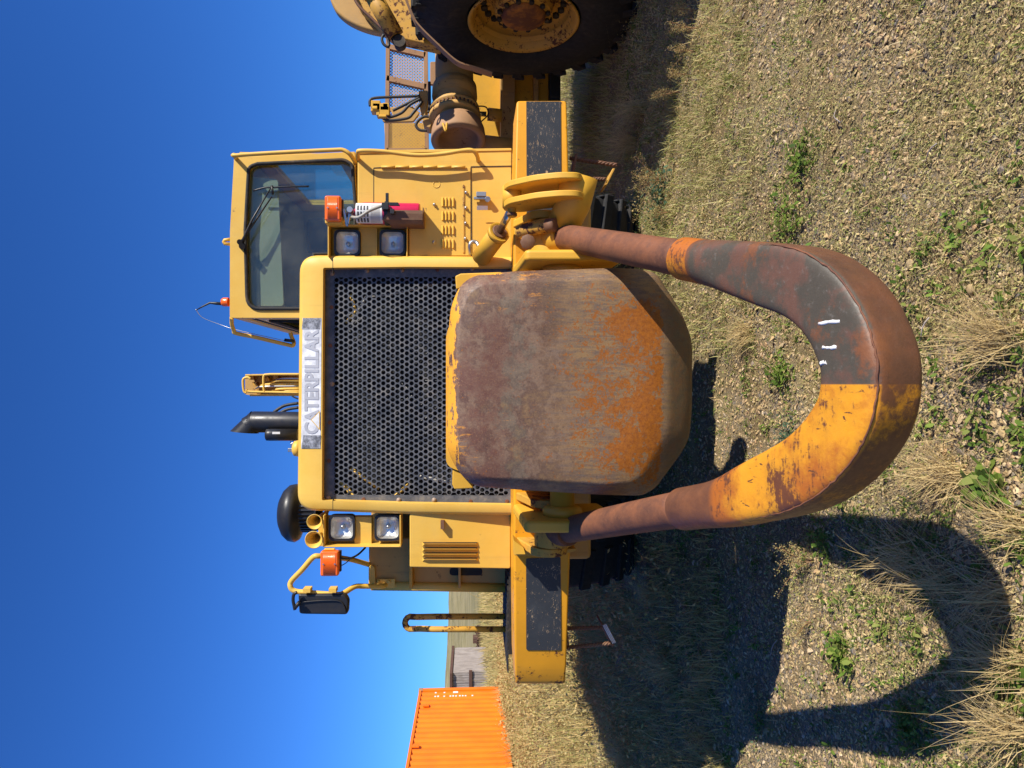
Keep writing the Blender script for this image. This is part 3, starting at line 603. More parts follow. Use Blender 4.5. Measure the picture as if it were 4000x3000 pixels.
# ---- light boxes
def lampbox(name, x0,x1,ya,yb, Y, mid, lens_c, open_side, lab):
    mb = MB(); d=.10; t=.008; yb_,ya_ = max(ya,yb),min(ya,yb)
    mb.prism([W(x0,yb_,Y),W(x0,ya_,Y),W(x0+5,ya_,Y),W(x0+5,yb_,Y)], (0,d+.02,0))
    mb.prism([W(x1-5,yb_,Y),W(x1-5,ya_,Y),W(x1,ya_,Y),W(x1,yb_,Y)], (0,d+.02,0))
    yo = ya if open_side>0 else yb
    mb.prism([W(x0+5,open_side,Y),W(x1-5,open_side,Y),W(x1-5,open_side+5,Y),W(x0+5,open_side+5,Y)], (0,d+.02,0))
    mb.prism([W(x0+5,yb_,Y+d),W(x0+5,ya_,Y+d),W(x1-5,ya_,Y+d),W(x1-5,yb_,Y+d)], (0,.015,0))
    box = make(name, mb, M['yellow'], tractor, label=lab, bevel=.003)
    mb = MB(); mb.prism([W(mid[0],yb_-2,Y+.066),W(mid[0],ya_+6,Y+.066),W(mid[1],ya_+6,Y+.066),W(mid[1],yb_-2,Y+.066)], (0,d-.068,0)); make('cover_plate', mb, M['yellow'], box, bevel=.003)
    for k,(lx,ly) in enumerate(lens_c):
        c = W(lx,ly,Y+.045); s_=.066
        sq = lambda q,r_,y: [Vector((c.x+a*q, c.y+y, c.z+b*q)) for a,b in fillet([(-1,-1),(1,-1),(1,1),(-1,1)], r_, 6)]
        h_ = MB(); h_.rings([sq(s_*1.16,.4,.05), sq(s_*1.2,.4,.012), sq(s_*1.16,.4,-.004), sq(s_*1.0,.5,-.004), sq(s_*.98,.5,.004)], cap=False); hh = make('headlight', h_, M['black'], tractor, autosmooth=40)
        rf = MB(); rf.rings([sq(s_*.98,.5,.004), sq(s_*.93,.55,.022), sq(s_*.75,.6,.038), sq(s_*.45,.8,.047), sq(s_*.12,.9,.050)], cap=False); rf.add(sq(s_*.12,.9,.050), [tuple(range(28))]); make('reflector', rf, M['reflector'], hh)
        bb = MB(); bb.lathe([(0,.013),(-.02,.012),(-.026,.008),(-.027,.001)], (c.x,c.y+.046,c.z), (0,1,0), 14); make('bulb_cap', bb, M['steel'], hh)
        g_ = MB(); g_.rings([sq(s_*.985,.5,.002), sq(s_*.93,.5,-.006), sq(s_*.6,.7,-.010), sq(s_*.1,.9,-.011)], cap=False); g_.add(sq(s_*.1,.9,-.011), [tuple(range(28))]); make('lens', g_, M['lens'], hh)
    return box
bR = lampbox('light_box', 1280,1592,1002,876, 4.205, (1400,1474), [(1356,948),(1533,948)], 876, 'pair of headlights on the right in a yellow shroud')
bL = lampbox('light_box', 1262,1566,2138,2013, 4.205, (1384,1452), [(1335,2062),(1514,2062)], 2133, 'pair of headlights on the left in a yellow shroud')
# amber lamps
def amber(x0,x1,y0,y1,Y,lab):
    a = W(x1,y1,Y); b = W(x0,y0,Y)
    mb = MB(); mb.box((a.x,Y,a.z),(b.x,Y+.05,b.z))
    o = make('indicator_lamp', mb, M['amber'], tractor, label=lab, bevel=.012, seg=3)
    r = MB(); n_=14
    for i in range(n_):
        zz = a.z+.02+(b.z-a.z-.04)*i/(n_-1); r.cyl((a.x+.012,Y+.0,zz),(b.x-.012,Y+.0,zz),.0028)
    make('lens_rib', r, M['amber'], o, kind='stuff')
    k = MB(); k.box((a.x+.015,Y+.05,a.z-.005),(b.x-.01,Y+.075,b.z-.01)); make('lamp_base', k, M['black'], o)
    for zz in (a.z+.02,b.z-.02):
        s_ = MB(); s_.hexbolt(((a.x+b.x)/2,Y-.004,zz),(0,-1,0),.005,.003); make('screw', s_, M['steel'], o)
    return o
amR = amber(1267,1330,762,862,4.10,'amber indicator lamp on the right, in front of the cab window')
amL = amber(1250,1322,2154,2252,4.1,'amber indicator lamp on the left, on a rod beside the mirror')
mb = MB(); mb.box((SX(884,4.16),4.14,SZ(1340,4.16)),(SX(858,4.16),4.22,SZ(1272,4.16))); make('lamp_bracket', mb, M['yellow'], bR, bevel=.004)
mb = MB(); mb.box((SX(2160,4.16),4.15,SZ(1308,4.16)),(SX(2134,4.16),4.18,SZ(1266,4.16))); make('lamp_bracket', mb, M['yellow'], bL, bevel=.004)
mb = MB(); mb.tube(smooth_path([W(1322,2175,4.17),W(1345,2182,4.17),W(1370,2180,4.2),W(1400,2165,4.25),W(1428,2138,4.28)],5), .006, 8); mb.tube(smooth_path([W(1322,2215,4.2),W(1350,2200,4.2),W(1372,2180,4.22)],4),.003,6); make('wire', mb, M['black'], bL)
# horns
for k,(a,b,r_) in enumerate(((1229,2038,.044),(1226,2108,.050))):
    c = W(a,b,4.20); mb = MB(); mb.lathe([(.30,.012),(.16,.014),(.08,.022),(.03,r_*.72),(.0,r_),(-.004,r_*1.04),(-.003,r_*.95),(.03,r_*.62),(.09,.014),(.2,.006)], c, Vector((.02,1,-.04)), 28)
    make('horn', mb, M['yellow'], tractor)
mb = MB(); mb.box((SX(2130,4.3),4.34,SZ(1272,4.3)),(SX(2012,4.3),4.37,SZ(1238,4.3))); make('horn_bracket', mb, M['yellow'], tractor)
# ---- left engine panel with long louvres
YPL = 4.205
lp = slab('body_panel', fillet([(1600,2216),(1600,2000),(1995,2000),(1995,2222)],[6,0,0,10],3), YPL, M['yellow'], tractor, d=.4, bevel=.010, label='left panel with four long louvres')
for i,yc in enumerate((2122,2142,2162,2182)):
    q0 = W(1650,yc,YPL); q1 = W(1868,yc,YPL); mb = MB(); dz = q0.z-q1.z
    e=.014
    mb.add([q1+Vector((-.018,0,0)), q1+Vector((.006,-.0,0)), q0+Vector((.006,0,0)), q0+Vector((-.018,0,0)), q1+Vector((-.000,-.020,e)), q0+Vector((-.000,-.020,-e))], [(0,4,5,3),(0,1,4),(2,3,5)])
    make('louver', mb, M['yellow'], lp)
    mb = MB(); mb.add([q1+Vector((.0065,-.0008,.004)), q0+Vector((.0065,-.0008,-.004)), q0+Vector((-.001,-.0008,-.006)), q1+Vector((-.001,-.0008,.006))], [(0,1,2,3)]); make('louver_slot', mb, M['dark'], lp, recalc=False)
mb = MB(); mb.box((SX(2062,4.18),4.165,SZ(1735,4.2)),(SX(2030,4.18),4.204,SZ(1722,4.2))); make('latch', mb, M['brown_metal'], lp)
# ---- left rear wall, step well, fuel tank
YLW = 4.62
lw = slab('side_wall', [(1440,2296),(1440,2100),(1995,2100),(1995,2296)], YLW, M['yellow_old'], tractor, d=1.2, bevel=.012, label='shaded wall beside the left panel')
mb = MB(); mb.cyl(W(1450,2288,YLW-.0),W(1995,2296,YLW),.030); make('corner_tube', mb, M['yellow'], lw)
mb = MB(); mb.prism([W(a,b,YLW-.03) for a,b in fillet([(1440,2288),(1440,2210),(1462,2212),(1468,2288)],8,3)], (0,.028,0)); make('corner_flange', mb, M['yellow'], lw)
slab('divider_rail', [(1598,2300),(1598,2140),(1611,2140),(1611,2300)], YLW-.12, M['yellow_worn'], lw, d=.12, bevel=.003)
slab('divider_rail', [(1790,2298),(1790,2216),(1800,2216),(1800,2298)], YLW-.09, M['yellow_old'], lw, d=.09, bevel=.003)
mb = MB(); mb.prism([W(a,b,YLW-.0035) for a,b in fillet([(1756,2248),(1756,2218),(1884,2218),(1884,2248)],15,5)], (0,.0025,0)); make('slot_opening', mb, M['dark'], lw)
mb = MB(); mb.box((SX(2285,YLW),YLW-.03,SZ(1545,YLW)),(SX(2250,YLW),YLW-.02,SZ(1475,YLW))); mb.hexbolt(W(1478,2272,YLW-.03),(0,-1,0),.012,.012); mb.hexbolt(W(1520,2272,YLW-.03),(0,-1,0),.012,.012); make('mirror_clamp', mb, M['yellow'], lw, bevel=.003)
# mirror frame and mirror
mf = grab([(1440,2205),(1372,2186),(1300,2176),(1247,2172),(1222,2178),(1180,2226),(1140,2268),(1134,2290),(1150,2308),(1200,2314),(1310,2322),(1340,2318),(1385,2292),(1420,2290),(1490,2290),(1506,2284)],
          [4.62,4.5,4.4,4.34,4.34,4.36,4.4,4.4,4.4,4.4,4.4,4.42,4.48,4.52,4.56,4.6], name='mirror_frame', r=.0165, parent=tractor)
mb = MB(); mb.tube(smooth_path([W(1160,2314,4.325),W(1148,2322,4.325),W(1145,2345,4.325),W(1150,2372,4.325),W(1152,2382,4.325)],4), .010, 8); mb.tube([W(1152,2375,4.325),W(1170,2352,4.325)],.012,8); make('mirror_arm', mb, M['black'], mf)
mb = MB(); mb.prism([W(a,b,4.36) for a,b in fillet([(1168,2398),(1164,2322),(1345,2322),(1362,2345),(1358,2402),(1190,2400)],[14,10,16,12,14,10],4)], (0,.06,0)); mir = make('mirror', mb, M['black'], tractor, bevel=.014, seg=3)
mb = MB(); mb.tube(smooth_path([W(1182,2352,4.353),W(1260,2346,4.353),W(1330,2350,4.353),W(1352,2392,4.353)],4),.004,6); make('mirror_rib', mb, M['black'], mir)
for a in (1190,1290):
    mb = MB(); mb.obox(W(a+12,2302,4.37),(.012,0,0),(0,.03,0),(0,0,.022)); make('mirror_clip', mb, M['yellow'], mf)
# U shaped handrail on the left deck
pts = [(1992,2408)]+[(1700,2408.5),(1632,2410)]+[(1606-24*math.sin(t),2433-25*math.cos(t)) for t in np.linspace(.25,math.pi-.25,7)]+[(1640,2456),(1700,2458),(1992,2458)]
mb = MB(); Yh = [4.62]*3+[4.60]*7+[4.56]*3
mb.tube([W(a,b,Y) for (a,b),Y in zip(pts,Yh)], .0195, 12); hr = make('handrail', mb, M['yellow_worn'], tractor)
for b in (2408,2458):
    mb = MB(); mb.lathe([(0,.035),(.012,.035),(.014,.02)], W(1992,b,4.6)-Vector((0,0,.0)), (0,0,1), 14); make('rail_flange', mb, M['dark'], hr)
# ---- exhaust, muffler, precleaner behind the hood
YE = 5.4
mb = MB(); r_=.080; a=W(1180,1650,YE); b=W(992,1648,YE); 
mb.tube([a,b,b+Vector((-.03,0,.03))], r_, 24, False)
tipc = W(905,1690,YE)
mb2 = MB(); e0 = b+Vector((0,0,0)); ax = Vector((-.55,0,1)).normalized()
ringA = [e0+Vector((math.cos(t)*r_,math.sin(t)*r_,math.cos(t)*.02)) for t in np.linspace(0,2*math.pi,25)[:-1]]
def cut(q):   # slanted mouth that faces left, pointed at the top
    a1 = W(1010,1692,YE); a2 = W(900,1691,YE); t = (q.x-(e0.x-r_))/(2*r_)
    return Vector((a1.x-.002+(.02*t), q.y*1.0, a1.z+(a2.z-a1.z)*t))
ringB = [cut(q) for q in ringA]
mb2.rings([ringA,ringB], cap=False)
exh = make('exhaust_stack', mb, M['black'], tractor)
make('exhaust_elbow', mb2, M['black'], exh, autosmooth=50)
mb = MB(); mb.lathe([(0,.045),(.20,.045),(.23,.043),(.235,.035)], W(1165,1698,5.3), (0,0,1), 20, True); mu = make('muffler', mb, M['black'], tractor)
mb = MB(); q = W(1080,1689,5.22); mb.box((q.x-.012,q.y,q.z-.025),(q.x+.004,q.y+.002,q.z+.03)); make('white_label', mb, M['white'], mu)
for (p0,p1,p2,r_) in (((1165,1575),(1110,1585),(1070,1610),.012),((1165,1592),(1120,1600),(1090,1616),.012),((1165,1558),(1150,1552),(1140,1546),.006)):
    mb = MB(); mb.tube(smooth_path([W(*p0,5.5),W(*p1,5.5),W(*p2,5.5)],6), r_, 8); make('hose', mb, M['hyd_hose'], tractor)
mb = MB(); mb.lathe([(-.10,.12),(0,.125),(.02,.145),(.035,.185),(.06,.20),(.10,.192),(.135,.16),(.16,.11),(.165,.001)], W(1190,2003,4.95)+Vector((0,0,0)), (0,0,1), 40); pc = make('air_precleaner', mb, M['black'], tractor)
mb = MB()
for k in range(30):
    a_ = 2*math.pi*k/30; c_ = W(1190,2003,4.95); mb.obox(c_+Vector((math.cos(a_)*.128,math.sin(a_)*.128,-.02)), (.006*math.cos(a_),.006*math.sin(a_),0),(-.005*math.sin(a_),.005*math.cos(a_),0),(0,0,.06))
make('intake_fin', mb, M['black'], pc, kind='stuff')
mb = MB(); mb.lathe([(-.02,.05),(0,.05),(.02,.045),(.028,.03)], W(1162,1752,4.4), (0,0,1), 16, True); fc = make('filler_cap', mb, M['yellow'], tractor)
mb = MB(); mb.obox(W(1146,1748,4.38),(.03,0,.008),(0,.01,0),(-.003,0,.01)); mb.obox(W(1135,1758,4.38),(.012,0,0),(0,.006,0),(0,0,.016)); make('cap_handle', mb, M['steel'], fc, bevel=.003)
mb = MB(); mb.tube(smooth_path([W(1160,1735,4.4),W(1145,1722,4.4),W(1138,1722,4.4),W(1135,1728,4.4)],4),.003,6); make('wire', mb, M['black'], fc)
# hydraulic tower seen over the hood
YT = 6.6
tw = MB(); tw.prism([W(a,b,YT+.15) for a,b in fillet([(958,1541),(957,1466),(1175,1462),(1175,1543),(1000,1546)],[6,3,0,0,8],3)], (0,.05,0))
tower = make('hitch_tower', tw, M['yellow_old'], tractor)
slab('tower_flange', [(958,1468),(957,1462),(1175,1459),(1175,1464)], YT, M['yellow'], tower, d=.2, bevel=.003); slab('tower_flange', [(975,1548),(975,1541),(1175,1541),(1175,1547)], YT, M['yellow'], tower, d=.2, bevel=.003)
for q in ([(962,1535),(953,1528),(949,1500),(951,1480),(968,1474),(978,1480)], [(1175,1534),(1060,1532),(975,1530),(962,1522)], [(1175,1462),(1080,1462),(1045,1463),(1030,1470),(1030,1515),(1033,1530)]):
    mb = MB(); mb.tube(smooth_path([W(a,b,YT-.02) for a,b in q],5), .011, 8); make('guard_bar', mb, M['yellow'], tower)
for k,(b0,b1,x0_) in enumerate(((1478,1478,1075),(1490,1490,1050),(1500,1502,1015),(1508,1510,1000),(1518,1520,1060),(1526,1527,1085))):
    mb = MB(); mb.tube(smooth_path([W(1175,b0,YT+.04),W(x0_+30,b1,YT+.04),W(x0_,b1+8,YT+.08)],4), .009 if k%2 else .012, 8); make('hydraulic_line', mb, M['yellow'] if k%3 else M['steel'], tower)
for a,b in ((985,1475),(1000,1500),(1045,1480),(1080,1475),(1090,1515),(1120,1495),(1140,1520),(1010,1530)):
    mb = MB(); mb.obox(W(a,b,YT+.1),(.02,0,.008),(0,.03,0),(0,0,.022)); make('fitting', mb, M['yellow_worn'] , tower, bevel=.004)
# ---- rope steps under the bumper
def rope_step(side):
    if side>0:
        lab='rope hung step under the right end of the bumper'; Y0=4.05
        c1=((2226,712),(2392,740)); c2=((2262,640) ,(2402,650)); r1=[W(2230,696,Y0),W(2365,700,Y0)]; r2=[W(2226,618,Y0+.05),W(2410,645,Y0+.02)]
        mb=MB(); mb.prism([W(2362,722,Y0),W(2372,722,Y0),W(2404,658,Y0),W(2394,656,Y0)],(0,.16,0)); st='yellow_worn'
        top=[(2232,708),(2240,702),(2256,600),(2248,600)]
    else:
        lab='rope hung step with a silver tread under the left end of the bumper'; Y0=4.1
        r1=[W(2215,2455,Y0+.05),W(2350,2452,Y0)]; r2=[W(2215,2530,Y0),W(2388,2512,Y0)]
        mb=MB(); mb.prism([W(2346,2438,Y0),W(2352,2434,Y0),W(2402,2520,Y0),W(2392,2530,Y0)],(0,.16,0)); st='brown_metal'
        top=[(2216,2540),(2226,2535),(2218,2470),(2212,2470)]
    s_ = make('hanging_step', mb, M[st], tractor, label=lab, bevel=.004)
    for rr in (r1,r2):
        t=MB(); P=[rr[0].lerp(rr[1],k/30) for k in range(31)]
        for ph in (0,2.1,4.2):
            t.tube([q+Vector((.007*math.cos(k*.9+ph),.007*math.sin(k*.9+ph),0)) for k,q in enumerate(P)], .0065, 5)
        make('steel_rope', t, M['brown_metal'], s_)
    t=MB(); t.prism([W(a,b,Y0) for a,b in top],(0,.14,0)); make('rope_plate', t, M['brown_metal'], s_)
    if side<0:
        for k in range(3):
            t=MB(); a0=W(2356+k*5,2442-k*2,Y0-.003); a1=W(2394+k*5,2514-k*2,Y0-.003); t.tube([a0,a1],.0035,6); make('tread_strip', t, M['whitepaint'], s_)
rope_step(1); rope_step(-1)
# ---- push plate
PY = 3.10
plate_px = fillet([(1748,1362),(1760,1199),(1796,1115),(1850,1076),(2001,1060),(2387,1047),(2500,1050),(2566,1068),(2664,1223),(2704,1330),(2703,1600),(2692,1712),(2664,1766),(2560,1907),(2510,1936),(2363,1934),(2001,1911),(1850,1900),(1790,1844),(1752,1770),(1745,1723)],
                  [40,40,40,40,40,40,25,25,40,40,40,40,30,20,25,60,60,40,40,30,30],4)
ctr = (2200,1490)
def inset(p,d_side,d_low):
    a,b = p; va,vb = ctr[0]-a, ctr[1]-b; L_ = math.hypot(va,vb)
    dl = d_side + (d_low-d_side)*max(0,min(1,(a-2380)/250))
    return (a+va/L_*dl, b+vb/L_*dl)
prof_s = [(0,.20),(0,.085),(5,.060),(22,.030),(42,.004),(52,0)]
prof_l = [(0,.20),(0,.085),(10,.066),(40,.040),(78,.012),(100,0)]
rg = []
for (ds,ys_),(dl,yl_) in zip(prof_s,prof_l):
    row=[]
    for p in plate_px:
        k = max(0,min(1,(p[0]-2380)/250)); a,b = inset(p,ds,dl); row.append(W(a,b,PY+ys_+(yl_-ys_)*k))
    rg.append(row)
for f_ in (.75,.5,.25,.02): rg.append([W(ctr[0]+(a-ctr[0])*f_,ctr[1]+(b-ctr[1])*f_,PY) for a,b in [inset(p,55,100) for p in plate_px]])
# keep the face truly flat: re-place interior rows on the plane
mb = MB(); mb.rings(rg, closed=True, cap=True, smooth=True); plate = make('push_plate', mb, M['plate'], tractor, autosmooth=60)
for P_ in ([(1782,1130),(1778,1078),(1800,1068),(1960,1062),(1960,1110),(1840,1120)], [(1768,1830),(1766,1892),(1775,1912),(1850,1908),(1830,1860)]):
    mb = MB(); mb.prism([W(a,b,PY+.20) for a,b in P_], (0,.035,0)); make('backing_ear', mb, M['yellow_chip'], plate, bevel=.006)
mb = MB(); mb.prism([W(a,b,PY+.19) for a,b in fillet([(1742,1300),(1742,1820),(1900,1880),(2400,1900),(2500,1850),(2500,1130),(2400,1080),(1850,1085)],30,4)], (0,.05,0)); make('backing_plate', mb, M['yellow_chip'], plate)
# push frame: side cheeks and cross tubes between plate and bumper
def yz(name, x0_, x1_, P_, m, parent, bevel=.008, label=None):
    mb = MB(); mb.prism([Vector((x0_,y_,z_)) for y_,z_ in P_], (x1_-x0_,0,0)); return make(name, mb, M[m], parent, bevel=bevel, seg=2, label=label)
zA = SZ(2035,3.5); zB = SZ(2260,3.5)
frame = thing_part = None
for xs_,nm in ((SX(2045,3.5),'left'),(SX(1010,3.5),'right')):
    sgn = -1 if xs_<0 else 1
    P_ = fillet([(YB+.01,z0-.0),(3.60,z0-.02),(3.40,z0-.03),(3.38,1.10),(3.45,1.02),(YB+.01,1.05)],[.0,.06,.03,.04,.04,0],5)
    o = yz('cheek_plate', xs_-.03, xs_+.03, P_, 'yellow_chip', tractor, .02)
    b_ = MB(); b_.lathe([(0,.10),(.03,.10),(.045,.085),(.05,.06)], (xs_-sgn*.03,3.56,1.30), (-sgn,0,0), 28, True); make('tube_collar', b_, M['yellow_chip'], o)
mb = MB(); mb.cyl((SX(2040,3.5),3.56,1.30),(SX(1010,3.5),3.56,1.30),.062,24); mb.box((-.4,3.42,1.02),(.4,3.6,1.12)); mb.box((-.55,3.62,1.1),(.55,YB+.01,1.5)); make('cross_tube', mb, M['yellow_chip'], tractor)
for sx in (-.28,.28):
    mb = MB(); mb.cyl((sx,3.36,1.35),(sx,3.7,1.35),.11,20); make('cushion_cylinder', mb, M['dark'], tractor)
# ---- bail
Bp = [(2194,925),(2400,962),(2680,1012),(2829,1035),(3040,1076),(3189,1120),(3310,1225),(3385,1380),(3397,1505),(3368,1632),(3276,1760),(3150,1854),(2962,1925),(2845,1962),(2649,1991),(2400,2035),(2212,2071)]
y0b, thb = 3.62, R(16.2); r0 = W(2200,1500,y0b)
nb_ = Vector((0, math.sin(thb), -math.cos(thb)))
def on_bail(x,y):
    q = W(x,y,1.0)-Vector((0,0,CAM_H)); return Vector((0,0,CAM_H))+q*((r0-Vector((0,0,CAM_H))).dot(nb_)/q.dot(nb_))
path = smooth_path([on_bail(a,b) for a,b in Bp], 10)
for _ in range(6): path = [path[0]]+[(path[i-1]+path[i]*2+path[i+1])/4 for i in range(1,len(path)-1)]+[path[-1]]
Nup = -nb_
def section(c, t, a, b, e, seg=48):
    rad = t.cross(Nup).normalized(); out=[]
    for k in range(seg):
        th = 2*math.pi*k/seg; cs,sn = math.cos(th),math.sin(th)
        out.append(c+rad*a*math.copysign(abs(cs)**(2/e),cs)+Nup*b*math.copysign(abs(sn)**(2/e),sn))
    return out
rings_slim_r, rings_slim_l, rings_curve = [],[],[]
split = 2.56
for i,c in enumerate(path):
    t = (path[min(i+1,len(path)-1)]-path[max(i-1,0)]).normalized(); y = c.y
    if y > split-.03:
        k = min(1,max(0,(3.6-y))); sec = section(c,t,.066+.002*k,.066+.002*k,2.0)
        (rings_slim_r if c.x>0 else rings_slim_l).append(sec)
    if y < split+.02:
        k = float(ss(2.45,1.95,y)); kr = float(ss(split+.02,split-.0,y)); 
        rings_curve.append(section(c,t,(.074+kr*.004)+.020*k,(.074+kr*.004)+.004*k,2.0+4.5*k))
bail = bpy.data.objects.new('bail', None); C.objects.link(bail); bail.parent = tractor; bail.location = Vector((0,3.62,1.29))-tractor.location
bpy.context.view_layer.update()
mb = MB(); mb.rings(rings_curve); make('bail_curve', mb, M['bail'], bail, autosmooth=40)
for rr in (rings_slim_r, rings_slim_l):
    mb = MB(); mb.rings(rr); make('bail_arm', mb, M['rust'], bail)
# weld bead round the outer top edge of the curve, and weld rings at the sleeves
mb = MB(); P_=[]
rs_ = random.Random(3)
for i,c in enumerate(path):
    if c.y < 2.16:
        t = (path[min(i+1,len(path)-1)]-path[max(i-1,0)]).normalized(); rad = t.cross(Nup).normalized(); k=float(ss(2.45,1.95,c.y))
        sg = 1 if rad.dot(c-Vector((0,2.4,c.z)))>0 else -1
        P_.append(c+rad*sg*(.060+.032*k)+Nup*(.058+.014*k)+Vector((rs_.uniform(-.002,.002),0,rs_.uniform(-.002,.002))))
mb.tube(P_, [rs_.uniform(.002,.0035)*min(1,(k_+1)/9,(len(P_)-k_)/9) for k_ in range(len(P_))], 6); make('weld_bead', mb, M['rust'], bail)
for (a,b,l) in ((3335,1262,.07),(3338,1360,.045),(3312,1418,.02)):
    q = on_bail(a,b)+Nup*.079; mb = MB(); P2=[]
    for k in range(7): P2.append(q+Vector((rs_.uniform(-.004,.004),-l/2+l*k/6,-math.tan(thb)*(-l/2+l*k/6)*-1*-1)))
    P2=[q+Vector((rs_.uniform(-.0015,.0015), d, d*math.tan(thb))) for d in np.linspace(-l/2,l/2,7)]
    mb.tube(P2, [rs_.uniform(.003,.0075) for _ in P2], 8); make('paint_drip', mb, M['whitepaint'], bail)
# hubs, clevises and pins
hubR = path[0]; hubL = path[-1]
for hub,sgn in ((hubR,1),(hubL,-1)):
    b_ = MB(); b_.lathe([(-.09,.085),(-.085,.10),(.085,.10),(.09,.085)], hub+Vector((sgn*.01,.10,.055)), (1,0,0), 32, True); make('bail_hub', b_, M['yellow_chip'] if sgn>0 else M['yellow_worn'], bail, autosmooth=40)
    b_ = MB(); b_.tube([hub+Vector((sgn*.01,.10,.05)),hub+Vector((0,.0,0.01)),hub+Vector((0,-.05,-.01))],[.088,.082,.070],20); make('hub_socket', b_, M['yellow_chip'] if sgn>0 else M['rust'], bail)
    pin = MB(); pin.lathe([(-.15,.03),(-.148,.045),(.148,.045),(.15,.03)], hub+Vector((0,.12,.08)), (1,0,0), 8, True); make('pivot_pin', pin, M['brown_metal'], bail)
    for off in (-.125,.125):
        xo = hub.x+off; cy = hub.y+.12; cz_ = hub.z+.08
        P_ = [(YB+.01,cz_+.16),(YB+.01,cz_-.14)]+[(cy-.10*math.cos(t)*1.0,cz_+.10*math.sin(t)) for t in np.linspace(-math.pi/2,math.pi/2,9)]
        yz('pivot_bracket', xo-.022, xo+.022, P_, 'yellow_chip' if sgn>0 else 'yellow_worn', tractor, .008)
# red octagonal pin head on the right bracket
mb = MB(); mb.lathe([(-.06,.038),(.03,.038),(.036,.026)], W(2062,945,3.50), (-.2,-1,.1), 8, True); make('pin_head', mb, M['brown_metal'], tractor, autosmooth=30)
mb = MB(); mb.tube(smooth_path([W(2030,905,3.72),W(2070,895,3.66),W(2125,885,3.6),W(2160,880,3.58)],5), [.035]*16, 14); make('hydraulic_elbow', mb, M['yellow_worn'], tractor)
mb = MB(); mb.lathe([(0,.038),(.05,.038),(.052,.02)], W(2140,882,3.57), W(2175,878,3.53)-W(2140,882,3.57), 8, True); make('elbow_cap', mb, M['brown_metal'], tractor)
# lift arm: two curved cheeks and the cylinder
def lift_cheek(xc, name='lift_cheek'):
    Y_=[3.66,3.60,3.50,3.42,3.40,3.46,3.56,3.66]; 
    top = [(3.73,SZ(1975,3.7)),(3.66,SZ(1962,3.66)),(3.56,SZ(1985,3.56)),(3.45,SZ(2090,3.45)),(3.40,SZ(2190,3.4)),(3.40,SZ(2262,3.4)),(3.46,SZ(2285,3.46)),(3.58,SZ(2270,3.58)),(3.62,SZ(2180,3.62)),(3.66,SZ(2120,3.66)),(3.74,SZ(2040,3.74))]
    return yz(name, xc-.016, xc+.016, fillet(top,[.04]*11,3), 'yellow_chip', bail, .006)
lc1 = lift_cheek(SX(725,3.6)); lc2 = lift_cheek(SX(792,3.6))
mb = MB(); mb.lathe([(-.055,.05),(.055,.05)], Vector((SX(758,3.6),3.66,SZ(2000,3.66))), (1,0,0), 20, True); mb.lathe([(-.09,.022),(.075,.022)], Vector((SX(768,3.6),3.66,SZ(2000,3.66))), (1,0,0), 16, True); make('cylinder_eye', mb, M['yellow_chip'], bail)
mb = MB(); mb.cyl(Vector((SX(758,3.6)-.10,3.655,SZ(2000,3.66))),Vector((SX(758,3.6)-.085,3.655,SZ(2000,3.66))),.026,8); make('pivot_pin', mb, M['brown_metal'], bail)
mb = MB(); mb.tube([Vector((SX(705,3.6),3.52,SZ(2262,3.52))),Vector((SX(800,3.6),3.54,SZ(2240,3.54))),hubR+Vector((.04,.0,.0))],[.095,.09,.085],24); make('lift_boss', mb, M['yellow_chip'], bail)
c0 = W(1878,1006,4.15); c1 = W(1952,905,3.93); c2 = W(2003,805,3.70)
mb = MB(); mb.tube([c0,c1],.055,24); mb.tube([c1,c1+(c1-c0).normalized()*-.03],.062,24); cyl = make('lift_cylinder', mb, M['yellow_chip'], tractor)
mb = MB(); mb.tube([c1,c2],.021,16); make('cylinder_rod', mb, M['chrome'], cyl)
mb = MB(); mb.tube([c1-(c1-c0).normalized()*.0,c1+(c1-c0).normalized()*.008],[.045,.040],20); make('gland', mb, M['brown_metal'], cyl)
mb = MB(); mb.tube(smooth_path([W(1838,993,4.20),W(1835,960,4.17),W(1845,945,4.17),W(1862,948,4.17),W(1872,965,4.15)],5), .012, 10); make('hose', mb, M['steel'], cyl)
mb = MB(); mb.cyl(Vector((SX(745,3.75),3.92,SZ(2000,3.9))),Vector((SX(745,3.75),3.92,SZ(1975,3.9))),.03,6); mb.box((SX(772,3.9),3.905,SZ(2012,3.9)),(SX(738,3.9),3.96,SZ(1983,3.9))); make('anchor_bolt', mb, M['yellow_chip'], bumper)
mb = MB(); mb.cyl(W(1984,752,3.90),W(1976,752,3.90),.016,6); make('bolt', mb, M['steel'], bumper)
mb = MB(); mb.prism([W(a,b,3.74) for a,b in [(2008,2112),(2045,2140),(2052,2165),(2010,2165)]], (0,.15,0)); make('gusset', mb, M['yellow_chip'], bumper)
mb = MB(); mb.prism([W(a,b,3.8) for a,b in [(2008,2170),(2080,2172),(2225,2160),(2250,2150),(2250,2142),(2150,2150),(2008,2145)]], (0,.10,0)); make('gusset', mb, M['yellow_worn'], bumper, bevel=.004)
